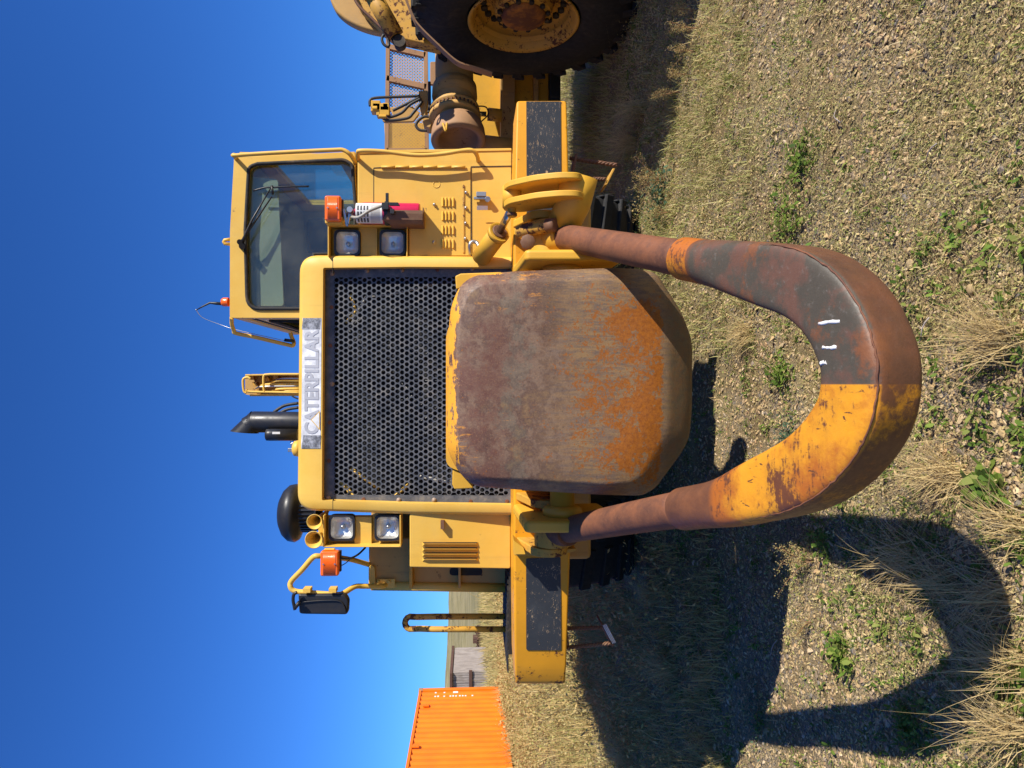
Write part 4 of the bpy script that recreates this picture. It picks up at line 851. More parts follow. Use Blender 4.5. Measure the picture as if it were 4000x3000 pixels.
# ================================================================ fire extinguisher (held in its bracket: a thing of its own)
ce = W(1508,834,4.172); zb_ = SZ(1641,4.172); zt_ = SZ(1385,4.172); re_=.062
ext = thing('fire_extinguisher', (ce.x,ce.y,zb_), 'red fire extinguisher with white label strapped in a brown bracket below the cab window', 'extinguisher')
mb = MB(); mb.lathe([(0,re_*.9),(.01,re_),(zt_-zb_-.06,re_),(zt_-zb_-.03,re_*.9),(zt_-zb_-.008,re_*.5),(zt_-zb_,.022)], (ce.x,ce.y,zb_), (0,0,1), 32, True); tank = make('tank', mb, M['red'], ext)
mb = MB(); za, zc = SZ(1500,4.2), SZ(1398,4.2); out=[]
for z_ in (za,zc): out.append([(ce.x+(re_+.0012)*math.cos(t),ce.y+(re_+.0012)*math.sin(t),z_) for t in np.linspace(R(190),R(320),17)])
mb.rings(out, closed=False, cap=False); lb = make('label_sheet', mb, M['white'], tank, recalc=False)
mb = MB()
rr = random.Random(5)
for col_ in range(3):
    for row in range(4):
        t0_ = R(205+col_*34); zz = zc-.012-row*.0165 if False else zc-.010-row*.018
        P4=[(ce.x+(re_+.0022)*math.cos(t),ce.y+(re_+.0022)*math.sin(t)) for t in np.linspace(t0_,t0_+R(26),4)]
        mb.rings([[(x_,y_,zz-.010) for x_,y_ in P4],[(x_,y_,zz) for x_,y_ in P4]], closed=False, cap=False)
make('label_picture', mb, M['printing'], tank, kind='stuff', recalc=False)
mb = MB()
for row in range(9):
    zz = zc-.088-row*.006
    P4=[(ce.x+(re_+.0022)*math.cos(t),ce.y+(re_+.0022)*math.sin(t)) for t in np.linspace(R(200),R(312),10)]
    mb.rings([[(x_,y_,zz-.002) for x_,y_ in P4],[(x_,y_,zz) for x_,y_ in P4]], closed=False, cap=False)
make('label_text_line', mb, M['greymetal'], tank, kind='stuff', recalc=False)
mb = MB(); mb.cyl((ce.x-.01,ce.y,zt_-.005),(ce.x-.01,ce.y,zt_+.045),.016); mb.obox((ce.x-.03,ce.y-.01,zt_+.05),(.05,0,.01),(0,.011,0),(0,0,.006)); mb.obox((ce.x-.03,ce.y-.01,zt_+.03),(.04,0,-.006),(0,.011,0),(0,0,.005)); mb.cyl((ce.x+.01,ce.y-.02,zt_+.02),(ce.x+.01,ce.y-.05,zt_+.02),.017); make('valve', mb, M['steel'], ext)
mb = MB(); mb.tube(smooth_path([(ce.x-.03,ce.y-.03,zt_+.01),(ce.x-.045,ce.y-.09,zt_-.04),(ce.x-.01,ce.y-.10,zt_-.10),(ce.x+.025,ce.y-.085,SZ(1500,4.15))],6), .009, 10); make('discharge_hose', mb, M['greymetal'], ext)
mb = MB(); ym = SZ(1515,4.2); mb.lathe([(-.012,re_+.004),(-.012,re_+.009),(.012,re_+.009),(.012,re_+.004)], (ce.x,ce.y,ym), (0,0,1), 28); mb.obox((ce.x+.02,ce.y-.08,ym),(.02,0,0),(0,.02,0),(0,0,.02)); mb.obox((ce.x-.01,ce.y-.085,ym-.04),(.014,0,0),(0,.014,0),(0,0,.012)); mb.obox((ce.x+.085,ce.y-.02,ym-.002),(.03,0,0),(0,.006,0),(0,0,.009)); mb.obox((ce.x+.03,ce.y-.1,ym-.05),(.01,0,.006),(0,.006,0),(0,0,.03)); make('clamp', mb, M['black'], ext, bevel=.003)
zbr = SZ(1500,4.2); mb = MB(); out=[]
zl = SZ(1655,4.2)
br = [(ce.x-.075,ce.y+.066),(ce.x-.07,ce.y-.04),(ce.x-.05,ce.y-.064),(ce.x-.015,ce.y-.070),(ce.x+.004,ce.y-.069)]
bo = [[(x_,y_,zl) for x_,y_ in br],[(x_,y_,zbr-(0.04 if i in (0,1) else 0.0)-.03*(i>2)) for i,(x_,y_) in enumerate(br)]]
mb.rings(bo, closed=False, cap=False, smooth=False)
mb.box((ce.x-.072,ce.y-.03,zl-.004),(ce.x+.03,ce.y+.066,zl+.002)); o = make('bracket', mb, M['brown_metal'], ext)
sm = o.modifiers.new('solid','SOLIDIFY'); sm.thickness=.004
# ================================================================ SECOND MACHINE parked alongside on the right
m2 = thing('parked_scraper', (6.0,7.0,GZ(6,7)), 'second yellow scraper parked alongside, with one huge wheel and a wire mesh guard', 'scraper')
axl = Vector((-1,-.06,0)).normalized()
fc_ = W(2045,72,6.9)
wheel(m2, fc_-axl*.32, axl, 1.09, .78, .535, face='yellow_worn')
wheel(m2, Vector((7.6,6.0,GZ(7.6,6)+1.05)), (1,0,0), 1.09, .78, .535, rimdet=False)
def slab2(name, pts, Y, m, d=.05, bevel=.008, label=None, parent=None):
    mb = MB(); mb.prism([W(a,b,Y) for a,b in pts], (0,d,0)); return make(name, mb, m, parent or m2, label=label, bevel=bevel)
# body whose shade falls over the wheel and the weeds
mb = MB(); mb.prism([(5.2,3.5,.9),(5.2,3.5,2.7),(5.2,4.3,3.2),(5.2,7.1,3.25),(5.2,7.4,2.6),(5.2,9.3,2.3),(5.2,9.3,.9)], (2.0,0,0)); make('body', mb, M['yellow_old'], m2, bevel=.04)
mb = MB(); mb.box((4.2,6.0,1.0),(5.2,6.9,1.5)); make('axle_housing', mb, M['yellow_old'], m2, bevel=.06)
# fender
fp = [(1270,-60),(1292,5),(1312,45),(1350,80),(1405,108),(1460,124),(1500,130),(1540,165),(1640,170),(1700,180),(1700,-60)]
slab2('fender', fillet(fp,[0,10,20,30,30,20,10,20,20,0,0],4), 7.45, M['yellow_old'], d=.12, bevel=.03)
slab2('fender_skirt', fillet([(1370,-60),(1400,20),(1450,70),(1500,118),(1560,150),(1720,185),(1720,-60)],[0,20,20,20,20,0,0],4), 7.25, M['yellow_worn'], d=.18, bevel=.02)
mb = MB(); mb.tube(smooth_path([W(1370,-40,7.2),W(1400,20,7.2),W(1450,70,7.2),W(1500,118,7.2),W(1508,128,7.2)],5),.016,8); make('fender_edge', mb, M['brown_metal'], m2)
strip_p = [(1575,-30,6.55),(1610,60,6.6),(1635,100,6.62),(1700,165,6.65),(1782,238,6.7),(1850,262,6.75),(1922,286,6.8)]
mb = MB(); rg=[]
P_ = smooth_path([W(a,b,Y) for a,b,Y in strip_p],6)
for i,c in enumerate(P_):
    t=(P_[min(i+1,len(P_)-1)]-P_[max(i-1,0)]).normalized(); nn=t.cross(Vector((0,1,0))).normalized()
    rg.append([c,c+nn*.014,c+nn*.014+Vector((.0,.10,0)),c+Vector((0,.10,0))])
mb.rings(rg, smooth=False); make('guard_strip', mb, M['rust_edge'], m2)
# steering cylinder
mb = MB(); mb.tube([W(1445,-40,6.9),W(1545,140,7.0)], .085, 20); mb.tube([W(1458,-20,6.9),W(1452,-30,6.9)],.10,20); c_ = make('steering_cylinder', mb, M['yellow_worn'], m2)
mb = MB(); mb.tube([W(1545,140,7.0),W(1556,170,7.02)], .05, 16); mb.lathe([(-.05,.06),(.05,.06)], W(1562,168,7.0),(0,1,0),16,True); make('cylinder_end', mb, M['dark'], c_)
mb = MB(); mb.tube(smooth_path([W(1500,135,7.0),W(1492,150,7.0),W(1497,170,7.0),W(1512,182,7.0),W(1520,175,7.0),W(1515,150,7.0)],5), .014, 8); make('hose_loop', mb, M['hyd_hose'], m2)
# draft tube
YD=8.0
a = W(1772,100,8.1); b = W(1778,500,7.7)
mb = MB(); mb.tube([a,b], .212, 36); dt = make('draft_tube', mb, M['yellow_old'], m2)
ax2 = (b-a).normalized()
def on_dt(y): return a+(b-a)*((y-100)/400.)
mb = MB(); mb.lathe([(0,.215),(.015,.245),(.14,.25),(.17,.215)], on_dt(345), ax2, 36); make('collar', mb, M['yellow_old'], dt)
mb = MB(); mb.lathe([(0,.215),(.01,.27),(.05,.275),(.055,.25),(.10,.25),(.105,.285),(.15,.285),(.16,.22)], on_dt(428), ax2, 36); make('flange', mb, M['yellow_old'], dt)
u_=ax2.orthogonal().normalized(); w_=ax2.cross(u_)
for i in range(36):
    an=2*math.pi*i/36; q=on_dt(428)+ax2*.075+(u_*math.cos(an)+w_*math.sin(an))*.262; b_=MB(); b_.tube([q-ax2*.02,q+ax2*.025],.010,6); make('flange_bolt', b_, M['brown_metal'], dt)
rx = Vector((-.93,-.33,-.03)).normalized(); rc = W(1790,520,7.6)
mb = MB(); mb.lathe([(-.14,.22),(-.10,.26),(-.02,.285),(.09,.295),(.11,.29),(.115,.25),(.10,.215),(.0,.205),(-.06,.001)], rc, rx, 40); make('ring_end', mb, M['rust_edge'], m2, label='worn round end of the draft tube')
mb = MB()
for k in range(2): q=W(1760,488+k*14,7.25)
mb.tube(smooth_path([W(1730,482,7.2),W(1738,505,7.18),W(1742,512,7.18),W(1744,495,7.2),W(1745,482,7.22)],4),.012,8); make('pull_ring', mb, M['yellow_chip'], m2)
# bracket with hoses at the tube
mb = MB(); mb.prism([W(x_,y_,7.75) for x_,y_ in fillet([(1635,355),(1672,352),(1672,388),(1660,450),(1690,470),(1680,500),(1655,490),(1638,410)],8,3)], (0,.2,0)); make('tube_bracket', mb, M['yellow_old'], m2, bevel=.012)
for P2 in ([(1640,375),(1560,378),(1470,382),(1446,392),(1446,415)],[(1640,380),(1570,415),(1535,432)],[(1645,385),(1600,410),(1570,440),(1530,456),(1515,452)],[(1650,395),(1615,440),(1590,462),(1520,470),(1490,458)],[(1690,460),(1660,455),(1635,470),(1625,490),(1640,508),(1668,510)],[(1677,320),(1678,420),(1672,440)]):
    mb = MB(); mb.tube(smooth_path([W(a_,b_,7.72) for a_,b_ in P2],5), .016, 8); make('hose', mb, M['hyd_hose'], m2)
vb = MB()
for a_,b_,sx,sz in ((1470,418,.05,.05),(1490,425,.04,.09),(1508,420,.03,.03),(1462,432,.03,.03),(1480,442,.045,.02),(1505,440,.05,.05)): vb.obox(W(a_,b_,7.75),(sx,0,0),(0,.06,0),(0,0,sz))
vb.cyl(W(1455,425,7.7),W(1475,425,7.7),.03,10); vb.cyl(W(1480,455,7.7),W(1510,456,7.7),.022,10); make('valve_block', vb, M['yellow_chip'], m2, bevel=.008)
slab2('hose_tray', fillet([(1520,418),(1610,415),(1640,440),(1615,475),(1500,478),(1490,465),(1535,450)],6,2), 7.9, M['yellow_old'], d=.04)
# mesh guard
YM=8.4
fr = MB()
for p0,p1,hw in (((1516,150),(1511,590),.022),((1663,175),(1668,590),.022),((1516,184),(1662,218),.028),((1512,308),(1665,342),.030),((1512,588),(1668,588),.02)):
    q0,q1 = W(*p0,YM),W(*p1,YM); d_=(q1-q0).normalized(); n_=d_.cross(Vector((0,1,0))).normalized()
    fr.obox((q0+q1)/2, (q1-q0)/2, Vector((0,.03,0)), n_*hw)
gf = make('guard_frame', fr, M['rust_edge'], m2)
ms = MB()
def wire(q0,q1,h=.0042):
    d_=(q1-q0); n_=d_.normalized().cross(Vector((0,1,0))).normalized()*h
    ms.add([q0-n_,q1-n_,q1+n_,q0+n_],[(0,1,2,3)])
nx_,ny_=11,33
for i in range(nx_):
    for j in range(ny_):
        xa=1520+(i)*13.1; ya=195+j*12.0
        lo = 188+ (xa-1516)*.23
        if ya<lo: continue
        A_=W(xa,ya+6,YM); B_=W(xa+6.5,ya,YM); C_=W(xa+13.1,ya+6,YM); D_=W(xa+6.5,ya+12,YM)
        wire(A_,B_); wire(B_,C_); 
        wire(A_,D_,.004); wire(D_,C_,.004)
make('expanded_mesh', ms, M['yellow_chip'], m2, kind='stuff', recalc=False)
slab2('platform', [(1500,480),(1512,700),(1668,700),(1668,480)], 9.4, M['yellow_old'], d=.05)
slab2('spill_plate', fillet([(1680,240),(1705,240),(1705,330),(1680,330)],5,2), 8.2, M['rust_edge'], d=.05)
# bowl behind
bw = slab2('bowl', [(1840,180),(1840,620),(2185,620),(2185,180)], 8.75, M['yellow_chip'], d=1.2)
slab2('bowl_rib', [(1955,180),(1955,620),(2012,620),(2012,180)], 8.55, M['yellow_old'], d=.2, parent=bw)
slab2('bowl_rib', [(2086,180),(2086,620),(2104,620),(2104,180)], 8.6, M['yellow_old'], d=.15, parent=bw)
slab2('cutting_edge', [(2150,180),(2150,620),(2190,620),(2190,180)], 8.5, M['dark'], d=.25, parent=bw)
mb = MB(); mb.cyl(W(1845,444,8.2),W(1900,446,8.2),.03,12); make('link_rod', mb, M['chrome'], m2)
mb = MB(); mb.tube([W(1905,446,8.3),W(1960,452,8.3)],.075,14); make('link_end', mb, M['yellow_worn'], m2)
mb = MB(); mb.tube([W(1880,560,8.2),W(2010,575,8.2)],.10,14); make('cross_beam', mb, M['yellow_old'], m2)
mb = MB(); mb.tube(smooth_path([W(1850,425,8.1),W(1870,415,8.1),W(1900,420,8.1),W(1905,450,8.1),W(1875,480,8.1),W(1860,510,8.1)],5),.008,6); make('hose', mb, M['hyd_hose'], m2)

# ================================================================ CONTAINER
XC=-9.35; ya_,yb_=9.6,21.75; zb2=.80; zt2=3.41
cont = thing('shipping_container', (XC-1.22,(ya_+yb_)/2,zb2-.05), 'bright orange corrugated shipping container standing in the dry weeds at the left', 'container')
mb = MB(); ys=[]; y_=ya_+.16; prof=[]
while y_ < yb_-.16:
    for dy,dx in ((0,0),(.072,0),(.14,-.036),(.21,-.036)):
        prof.append((y_+dy,dx))
    y_+=.278
prof=[(a_,d_) for a_,d_ in prof if a_<yb_-.1]
mb.rings([[(XC+dx-.02,yy,zb2+.15) for yy,dx in prof],[(XC+dx-.02,yy,zt2-.07) for yy,dx in prof]], closed=False, cap=False, smooth=False)
sidep = make('side_panel', mb, M['orange'], cont, recalc=False)
mb = MB(); mb.box((XC-2.42,ya_,zb2),(XC-2.38,yb_,zt2)); mb.box((XC-2.4,ya_+.02,zb2),(XC-.06,ya_+.06,zt2)); mb.box((XC-2.4,yb_-.06,zb2),(XC-.06,yb_-.02,zt2)); mb.box((XC-2.4,ya_,zt2-.04),(XC-.05,yb_,zt2-.01)); make('shell', mb, M['orange'], cont)
for z0_,z1_,nm in ((zb2,zb2+.16,'bottom_rail'),(zt2-.075,zt2,'top_rail')):
    mb = MB(); mb.box((XC-.06,ya_,z0_),(XC,yb_,z1_)); make(nm, mb, M['orange'], cont, bevel=.008)
for yy in (ya_,yb_-.15):
    mb = MB(); mb.box((XC-.15,yy-.002,zb2),(XC+.004,yy+.152,zt2)); cp=make('corner_post', mb, M['orange'], cont, bevel=.01)
    for zz in (zb2-.02,zt2-.11):
        mb = MB(); mb.box((XC-.16,yy-.006,zz),(XC+.010,yy+.158,zz+.125)); make('corner_casting', mb, M['rust_edge'], cp, bevel=.008)
rr = random.Random(9)
for yimg,segs in ((2698,[(1699,1712),(1716,1722),(1728,1731),(1733,1750)]),(2712,[(1697,1726),(1732,1750),(1756,1790),(1793,1832),(1842,1855)])):
    yy = XC*FPX/(1500-yimg)
    yy = abs(yy)
    for a0,a1 in segs:
        z1_=SZ(a0,yy); z0_=SZ(a1,yy); k=z1_
        mb = MB()
        while k-.06>z0_:
            mb.box((XC-.019,yy-.045,k-.05),(XC-.0175,yy+.045+rr.uniform(-.02,.0),k)); k-=.085
        if mb.v: make('small_marking', mb, M['whitepaint'], sidep)
mb = MB(); yy=abs(XC*FPX/(1500-2698)); mb.box((XC-.018,yy-.06,SZ(1789,yy)),(XC-.016,yy+.06,SZ(1770,yy))); make('white_plate', mb, M['whitepaint'], sidep)
for yimg,zz in ((2750,1652),(2908,1610)):
    yy=abs(XC*FPX/(1500-yimg)); mb = MB(); z_=SZ(zz,yy); mb.box((XC-.018,yy-.05,z_-.18),(XC+.03,yy+.05,z_)); make('vent', mb, M['orange'], sidep, bevel=.01)
# ================================================================ SHED, WAGONS
YS=40.
shed = thing('wooden_shed', (W(1850,2660,YS).x,YS+2,.78), 'grey weathered board shed with brown beam half hidden behind the orange container', 'shed')
def pw(name,x0,x1,ya,yb,m,seed,proud=0):
    mb = MB(); rr=random.Random(seed); X0=W(x0,ya,YS).x; X1=W(x0,yb,YS).x; k=X0; zt_=SZ(x0,YS); zb_=SZ(x1,YS)
    while k<X1:
        w_=.15+rr.uniform(-.02,.02); mb.box((k,YS-rr.uniform(0,.03),zb_),(min(k+w_-.025,X1),YS+.05,zt_-rr.uniform(0,.03))); k+=w_
    return make(name, mb, m, shed)
pw('board_wall',1768,1832,2740,2628,M['wood'],1); pw('board_wall',1846,1915,2740,2622,M['wood'],2)
mb = MB(); mb.box((W(1755,2740,YS).x,YS-.2,SZ(1768,YS)),(W(1755,2624,YS).x,YS+4,SZ(1757,YS))); make('roof', mb, M['brownwood'], shed, bevel=.02)
mb = MB(); mb.box((W(1755,2740,YS).x,YS-.12,SZ(1845,YS)),(W(1755,2618,YS).x,YS+.0,SZ(1832,YS))); make('beam', mb, M['brownwood'], shed, bevel=.02)
mb = MB(); mb.box((W(1755,2740,YS).x,YS+.06,.7),(W(1755,2628,YS).x,YS+3.8,SZ(1770,YS))); make('wall', mb, M['wood'], shed)
for k,(a0,a1,lab) in enumerate(((2452,2510,'dark old farm wagon in the far field, nearest the tall handrail loop'),(2528,2586,'dark old farm wagon in the far field, the one nearer the grey shed'))):
    Yw=58.; xa_,xb_=W(1880,a1,Yw).x,W(1880,a0,Yw).x; g=.8
    wg = thing('farm_wagon', ((xa_+xb_)/2,Yw,g), lab, 'wagon', 'old wagons in the far field')
    mb = MB(); mb.box((xa_,Yw-.5,g+.45),(xb_,Yw+.5,g+.62)); mb.box((xa_+.1,Yw-.45,g+.62),(xa_+.5,Yw+.45,g+1.0)); mb.box((xb_-.3,Yw-.4,g+.62),(xb_-.1,Yw+.4,g+.85)); make('wagon_bed', mb, M['brownwood'], wg)
    for xx in (xa_+.25,xb_-.25):
        for yy in (-.55,.55):
            mb = MB(); mb.tube([(xx+.36*math.cos(t),Yw+yy,g+.36+.36*math.sin(t)) for t in np.linspace(0,2*math.pi,17)],.045,6,False)
            for t in range(4): mb.tube([(xx+.36*math.cos(t*.785),Yw+yy,g+.36+.36*math.sin(t*.785)),(xx-.36*math.cos(t*.785),Yw+yy,g+.36-.36*math.sin(t*.785))],.025,5)
            make('wagon_wheel', mb, M['brownwood'], wg)
# pasture gate on the hill
Yh=190.
fn = thing('pasture_fence', (W(1785,2335,Yh).x,Yh,SZ(1800,Yh)), 'thin rail fence panel on the far hill just left of the tractor side wall', 'fence')
for yy in (2308,2365):
    mb = MB(); mb.cyl(W(1806,yy,Yh),W(1780,yy,Yh),.09,6); make('post', mb, M['brownwood'], fn)
mb = MB(); mb.cyl(W(1787,2365,Yh),W(1787,2308,Yh),.08,6); make('rail', mb, M['brownwood'], fn)

# ================================================================ GROUND, HILL
def vnoise(x,y,s,seed):
    r_=np.random.default_rng(seed); T=r_.random((257,257)); u=np.asarray(x)*s+500.3; v=np.asarray(y)*s+300.7
    i=np.floor(u).astype(int); j=np.floor(v).astype(int); fu=u-i; fv=v-j; fu=fu*fu*(3-2*fu); fv=fv*fv*(3-2*fv)
    g=lambda a,b:T[a%257,b%257]
    return (g(i,j)*(1-fu)+g(i+1,j)*fu)*(1-fv)+(g(i,j+1)*(1-fu)+g(i+1,j+1)*fu)*fv
def fbm(x,y,s,seed,o=3): return sum(vnoise(x,y,s*2**k,seed+k)*.5**k for k in range(o))/sum(.5**k for k in range(o))
def grid(xs_,ys_,zf):
    X,Y=np.meshgrid(xs_,ys_); Z=zf(X,Y); V=np.stack([X.ravel(),Y.ravel(),Z.ravel()],1); nx=len(xs_); ny=len(ys_)
    i,j=np.meshgrid(np.arange(nx-1),np.arange(ny-1)); a=(j*nx+i).ravel(); return V,np.stack([a,a+1,a+nx+1,a+nx],1)
xs_=np.concatenate([-np.geomspace(1400,6.2,60),np.arange(-6,6.01,.06),np.geomspace(6.2,1400,60)])
ys_=np.concatenate([-np.geomspace(300,1.1,20),np.arange(-1,9.01,.06),np.geomspace(9.3,1800,90)])
def zsoil(X,Y):
    near=np.exp(-(X**2+(Y-3)**2)/120.)
    return ground_z(X,Y)+near*(.016*(fbm(X,Y,6,40,4)-.5))
V_,F_=grid(xs_,ys_,zsoil)
s = NT('gravel_ground'); X=s.xyz()
v1=s.vor(75,'F1',out='Color'); v2=s.vor(75,'DISTANCE_TO_EDGE'); hs=s.t.nodes.new('ShaderNodeSeparateColor'); s.t.links.new(v1,hs.inputs[0])
peb=s.cramp(hs.outputs[0],[(.0,(.20,.16,.10)),(.25,(.33,.25,.14)),(.5,(.25,.19,.11)),(.7,(.40,.30,.17)),(.85,(.14,.13,.125)),(1.,(.36,.30,.22))])
peb=s.mix(s.ramp(v2,.0,.05),(.085,.062,.035),peb)
soil=s.mix(s.noise(14,6,.7),(.15,.108,.052),(.28,.20,.10)); col=s.mix(s.ramp(s.noise(2.2,6,.65),.42,.62),peb,soil)
strawm=s.mix(s.noise(25,5,.7),(.42,.33,.16),(.24,.22,.08))
col=s.mix(s.math('MULTIPLY',s.ramp(s.noise(1.3,6,.7),.48,.66),.6),col,strawm)
far=s.mix(s.ramp(s.noise(.25,8,.7),.35,.65),(.42,.34,.17),(.31,.27,.12)); col=s.mix(s.ramp(X[1],10,24),col,far)
s.set(col=col,rough=.95,spec=.15); s.bump(s.math('ADD',s.math('MINIMUM',v2,.12),s.math('MULTIPLY',s.noise(45,5,.7),.12)),.9,.03); gm=s.m
bigmesh('ground',V_,F_,gm,kind='structure',smooth=True)
def hill_z(X,Y):
    t=np.clip((Y-64)/240,0,1); z=.80+10.6*(t**.85)*(1+np.clip(-X,-200,400)*.0011)
    z+= (fbm(X,Y,.02,70,4)-.5)*5.5*np.clip((Y-66)/80,0,1)*np.clip((330-Y)/90,0.15,1)
    z+= (fbm(X,Y,.12,77,3)-.5)*1.1*np.clip((Y-66)/60,0,1)
    return np.where(Y<66,.3,z)-np.clip((Y-420)/100,0,2)**2*3
V_,F_=grid(np.linspace(-330,330,180),np.concatenate([np.linspace(62,330,150),np.linspace(336,700,25)]),hill_z)
s = NT('grassy_hill'); n=s.noise(.07,8,.72); st=s.noise(1,8,.7,vec=s.scaled((.05,.3,.3)))
col=s.cramp(n,[(.3,(.20,.175,.085)),(.5,(.30,.25,.125)),(.7,(.36,.30,.17))]); col=s.mix(s.math('MULTIPLY',s.ramp(st,.47,.60),.6),col,(.14,.135,.06)); col=s.mix(s.math('MULTIPLY',s.ramp(s.noise(.5,5,.7),.52,.66),.35),col,(.42,.36,.22))
s.set(col=col,rough=1.,spec=.05); bigmesh('hill',V_,F_,s.m,kind='structure',smooth=True)

# stones
def ico():
    t=(1+5**.5)/2; V=np.array([(-1,t,0),(1,t,0),(-1,-t,0),(1,-t,0),(0,-1,t),(0,1,t),(0,-1,-t),(0,1,-t),(t,0,-1),(t,0,1),(-t,0,-1),(-t,0,1)],float); V/=np.linalg.norm(V[0])
    F=[(0,11,5),(0,5,1),(0,1,7),(0,7,10),(0,10,11),(1,5,9),(5,11,4),(11,10,2),(10,7,6),(7,1,8),(3,9,4),(3,4,2),(3,2,6),(3,6,8),(3,8,9),(4,9,5),(2,4,11),(6,2,10),(8,6,7),(9,8,1)]
    return V,np.array(F)
def sample_ground(n,ymin,ymax,xm=0.64,pad=.9,pw_=1.6):
    """density falls off with distance from the path where the viewer stands"""
    u=rng.random(n); y=(ymin**(1-pw_)+u*(ymax**(1-pw_)-ymin**(1-pw_)))**(1/(1-pw_)); x=(rng.random(n)*2-1)*(xm*y+pad); return x,y
def veg(x,y): return fbm(x,y,1.1,5,4)
def stones(n,ymin,ymax,s0,s1,seed):
    x,y=sample_ground(n,ymin,ymax,pw_=1.25); keep=rng.random(n)<np.clip(1.2-.8*ss(.40,.70,veg(x,y)),.25,1); x=x[keep];y=y[keep]; n=len(x)
    V,F=ico(); sz=np.exp(rng.normal(0,.38,n))*s0*(y/3)**.35; sz=np.clip(sz,.004,s1)
    sc=np.stack([sz*rng.uniform(.8,1.7,n),sz*rng.uniform(.65,1.1,n),sz*rng.uniform(.25,.6,n)],1)
    P=V[None]*(1+rng.normal(0,.17,(n,12,1)))*sc[:,None]
    a=rng.random(n)*6.283; ca,sa=np.cos(a)[:,None],np.sin(a)[:,None]; X=P[...,0]*ca-P[...,1]*sa; Y=P[...,0]*sa+P[...,1]*ca
    tl=rng.normal(0,.3,(n,1)); Z=P[...,2]+X*tl
    P=np.stack([X+x[:,None],Y+y[:,None],Z+(zsoil(x,y)+sc[:,2]*.35)[:,None]],2).reshape(-1,3)
    Fm=(F[None]+12*np.arange(n)[:,None,None]).reshape(-1,3); return P,Fm
s = NT('gravel_stone'); col=s.cramp(s.island(),[(.0,(.28,.19,.09)),(.18,(.50,.35,.17)),(.36,(.38,.27,.13)),(.5,(.60,.45,.25)),(.64,(.22,.16,.10)),(.76,(.17,.155,.14)),(.88,(.44,.27,.13)),(1.,(.60,.48,.32))])
col=s.mix(s.ramp(s.noise(120,3),.4,.7,0,.35),col,(.16,.12,.07)); s.set(col=col,rough=.85,spec=.25); SM=s.m
P1,F1=stones(88000,1.5,9.0,.0068,.018,1)
bigmesh('gravel',P1,F1,SM,kind='stuff',label='loose tan and grey gravel covering the yard in front of the tractor',cat='gravel',smooth=False)
# blades
def blades(x,y,h,w,lean,az=None,z0_=None,segs=3):
    n=len(x); az=rng.random(n)*6.283 if az is None else az
    z=zsoil(x,y)-.003 if z0_ is None else z0_
    d=np.stack([np.cos(az),np.sin(az)],1); pa=az+math.pi/2+rng.normal(0,.5,n); sd=np.stack([np.cos(pa),np.sin(pa)],1)
    V=[]; 
    for k in range(segs+1):
        t=k/segs; off=lean*h*t**1.8; zz=h*(t-.28*np.clip(lean,0,1.4)*t*t); ww=w*(1-t)**.6*.5 if k<segs else np.zeros(n)
        c=np.stack([x+d[:,0]*off,y+d[:,1]*off,z+zz],1); o_=np.stack([sd[:,0]*ww,sd[:,1]*ww,np.zeros(n)],1)
        if k<segs: V+= [c-o_,c+o_]
        else: V+=[c]
    m_=2*segs+1; V=np.stack(V,1).reshape(-1,3); F=[]
    b=np.arange(n)[:,None]*m_
    for k in range(segs-1): F+=[b+np.array([2*k,2*k+1,2*k+3]),b+np.array([2*k,2*k+3,2*k+2])]
    F+=[b+np.array([2*segs-2,2*segs-1,2*segs])]; return V,np.stack(F,1).reshape(-1,3)
def leafmat(name, stops, rough=.7):
    s = NT(name); col=s.cramp(s.island(),stops); col=s.mix(s.ramp(s.noise(3,4,.7),.35,.7,0,.4),col,tuple(q*.6 for q in stops[0][1])); s.set(col=col,rough=rough,spec=.25)
    t=s.t; tl=t.nodes.new('ShaderNodeBsdfTranslucent'); t.links.new(col,tl.inputs[0]); mx=t.nodes.new('ShaderNodeMixShader'); mx.inputs[0].default_value=.3
    t.links.new(s.b.outputs[0],mx.inputs[1]); t.links.new(tl.outputs[0],mx.inputs[2]); t.links.new(mx.outputs[0],s.out.inputs[0]); return s.m
STRAW=leafmat('straw',[(.0,(.58,.42,.17)),(.35,(.72,.55,.27)),(.6,(.50,.36,.15)),(.8,(.34,.23,.10)),(1.,(.76,.62,.36))])
GREEN=leafmat('green_leaf',[(.0,(.08,.15,.02)),(.3,(.14,.23,.03)),(.6,(.20,.27,.04)),(.85,(.28,.30,.07)),(1.,(.07,.13,.03))])
MIXED=leafmat('mixed_grass',[(.0,(.27,.30,.07)),(.25,(.45,.41,.15)),(.5,(.62,.51,.25)),(.72,(.30,.34,.08)),(.88,(.66,.53,.28)),(1.,(.45,.28,.13))])
WEED=leafmat('dry_weed',[(.0,(.52,.37,.14)),(.3,(.60,.44,.19)),(.55,(.44,.35,.13)),(.75,(.28,.28,.08)),(1.,(.64,.50,.25))])
SAGE=leafmat('blue_green_leaf',[(.0,(.06,.12,.07)),(.5,(.09,.16,.09)),(1.,(.12,.18,.08))])
def tuft_field(name,nt,ymin,ymax,per,hh,ww,lean,spread,m,label,maskf,pw_=1.5,xm=.62,xr=None,seg=2):
    if xr is None: x,y=sample_ground(nt,ymin,ymax,xm=xm,pw_=pw_)
    else: x=rng.uniform(xr[0],xr[1],nt); y=rng.uniform(ymin,ymax,nt)
    k=rng.random(nt)<maskf(x,y); x=x[k];y=y[k]
    x=np.repeat(x,per)+rng.normal(0,spread,len(x)*per); y=np.repeat(y,per)+rng.normal(0,spread,len(y)*per); n=len(x)
    V,F=blades(x,y,hh*np.exp(rng.normal(0,.35,n)),ww*rng.uniform(.6,1.4,n),np.abs(rng.normal(lean,.4,n)),segs=seg)
    return bigmesh(name,V,F,m,kind='stuff',label=label,cat='grass')
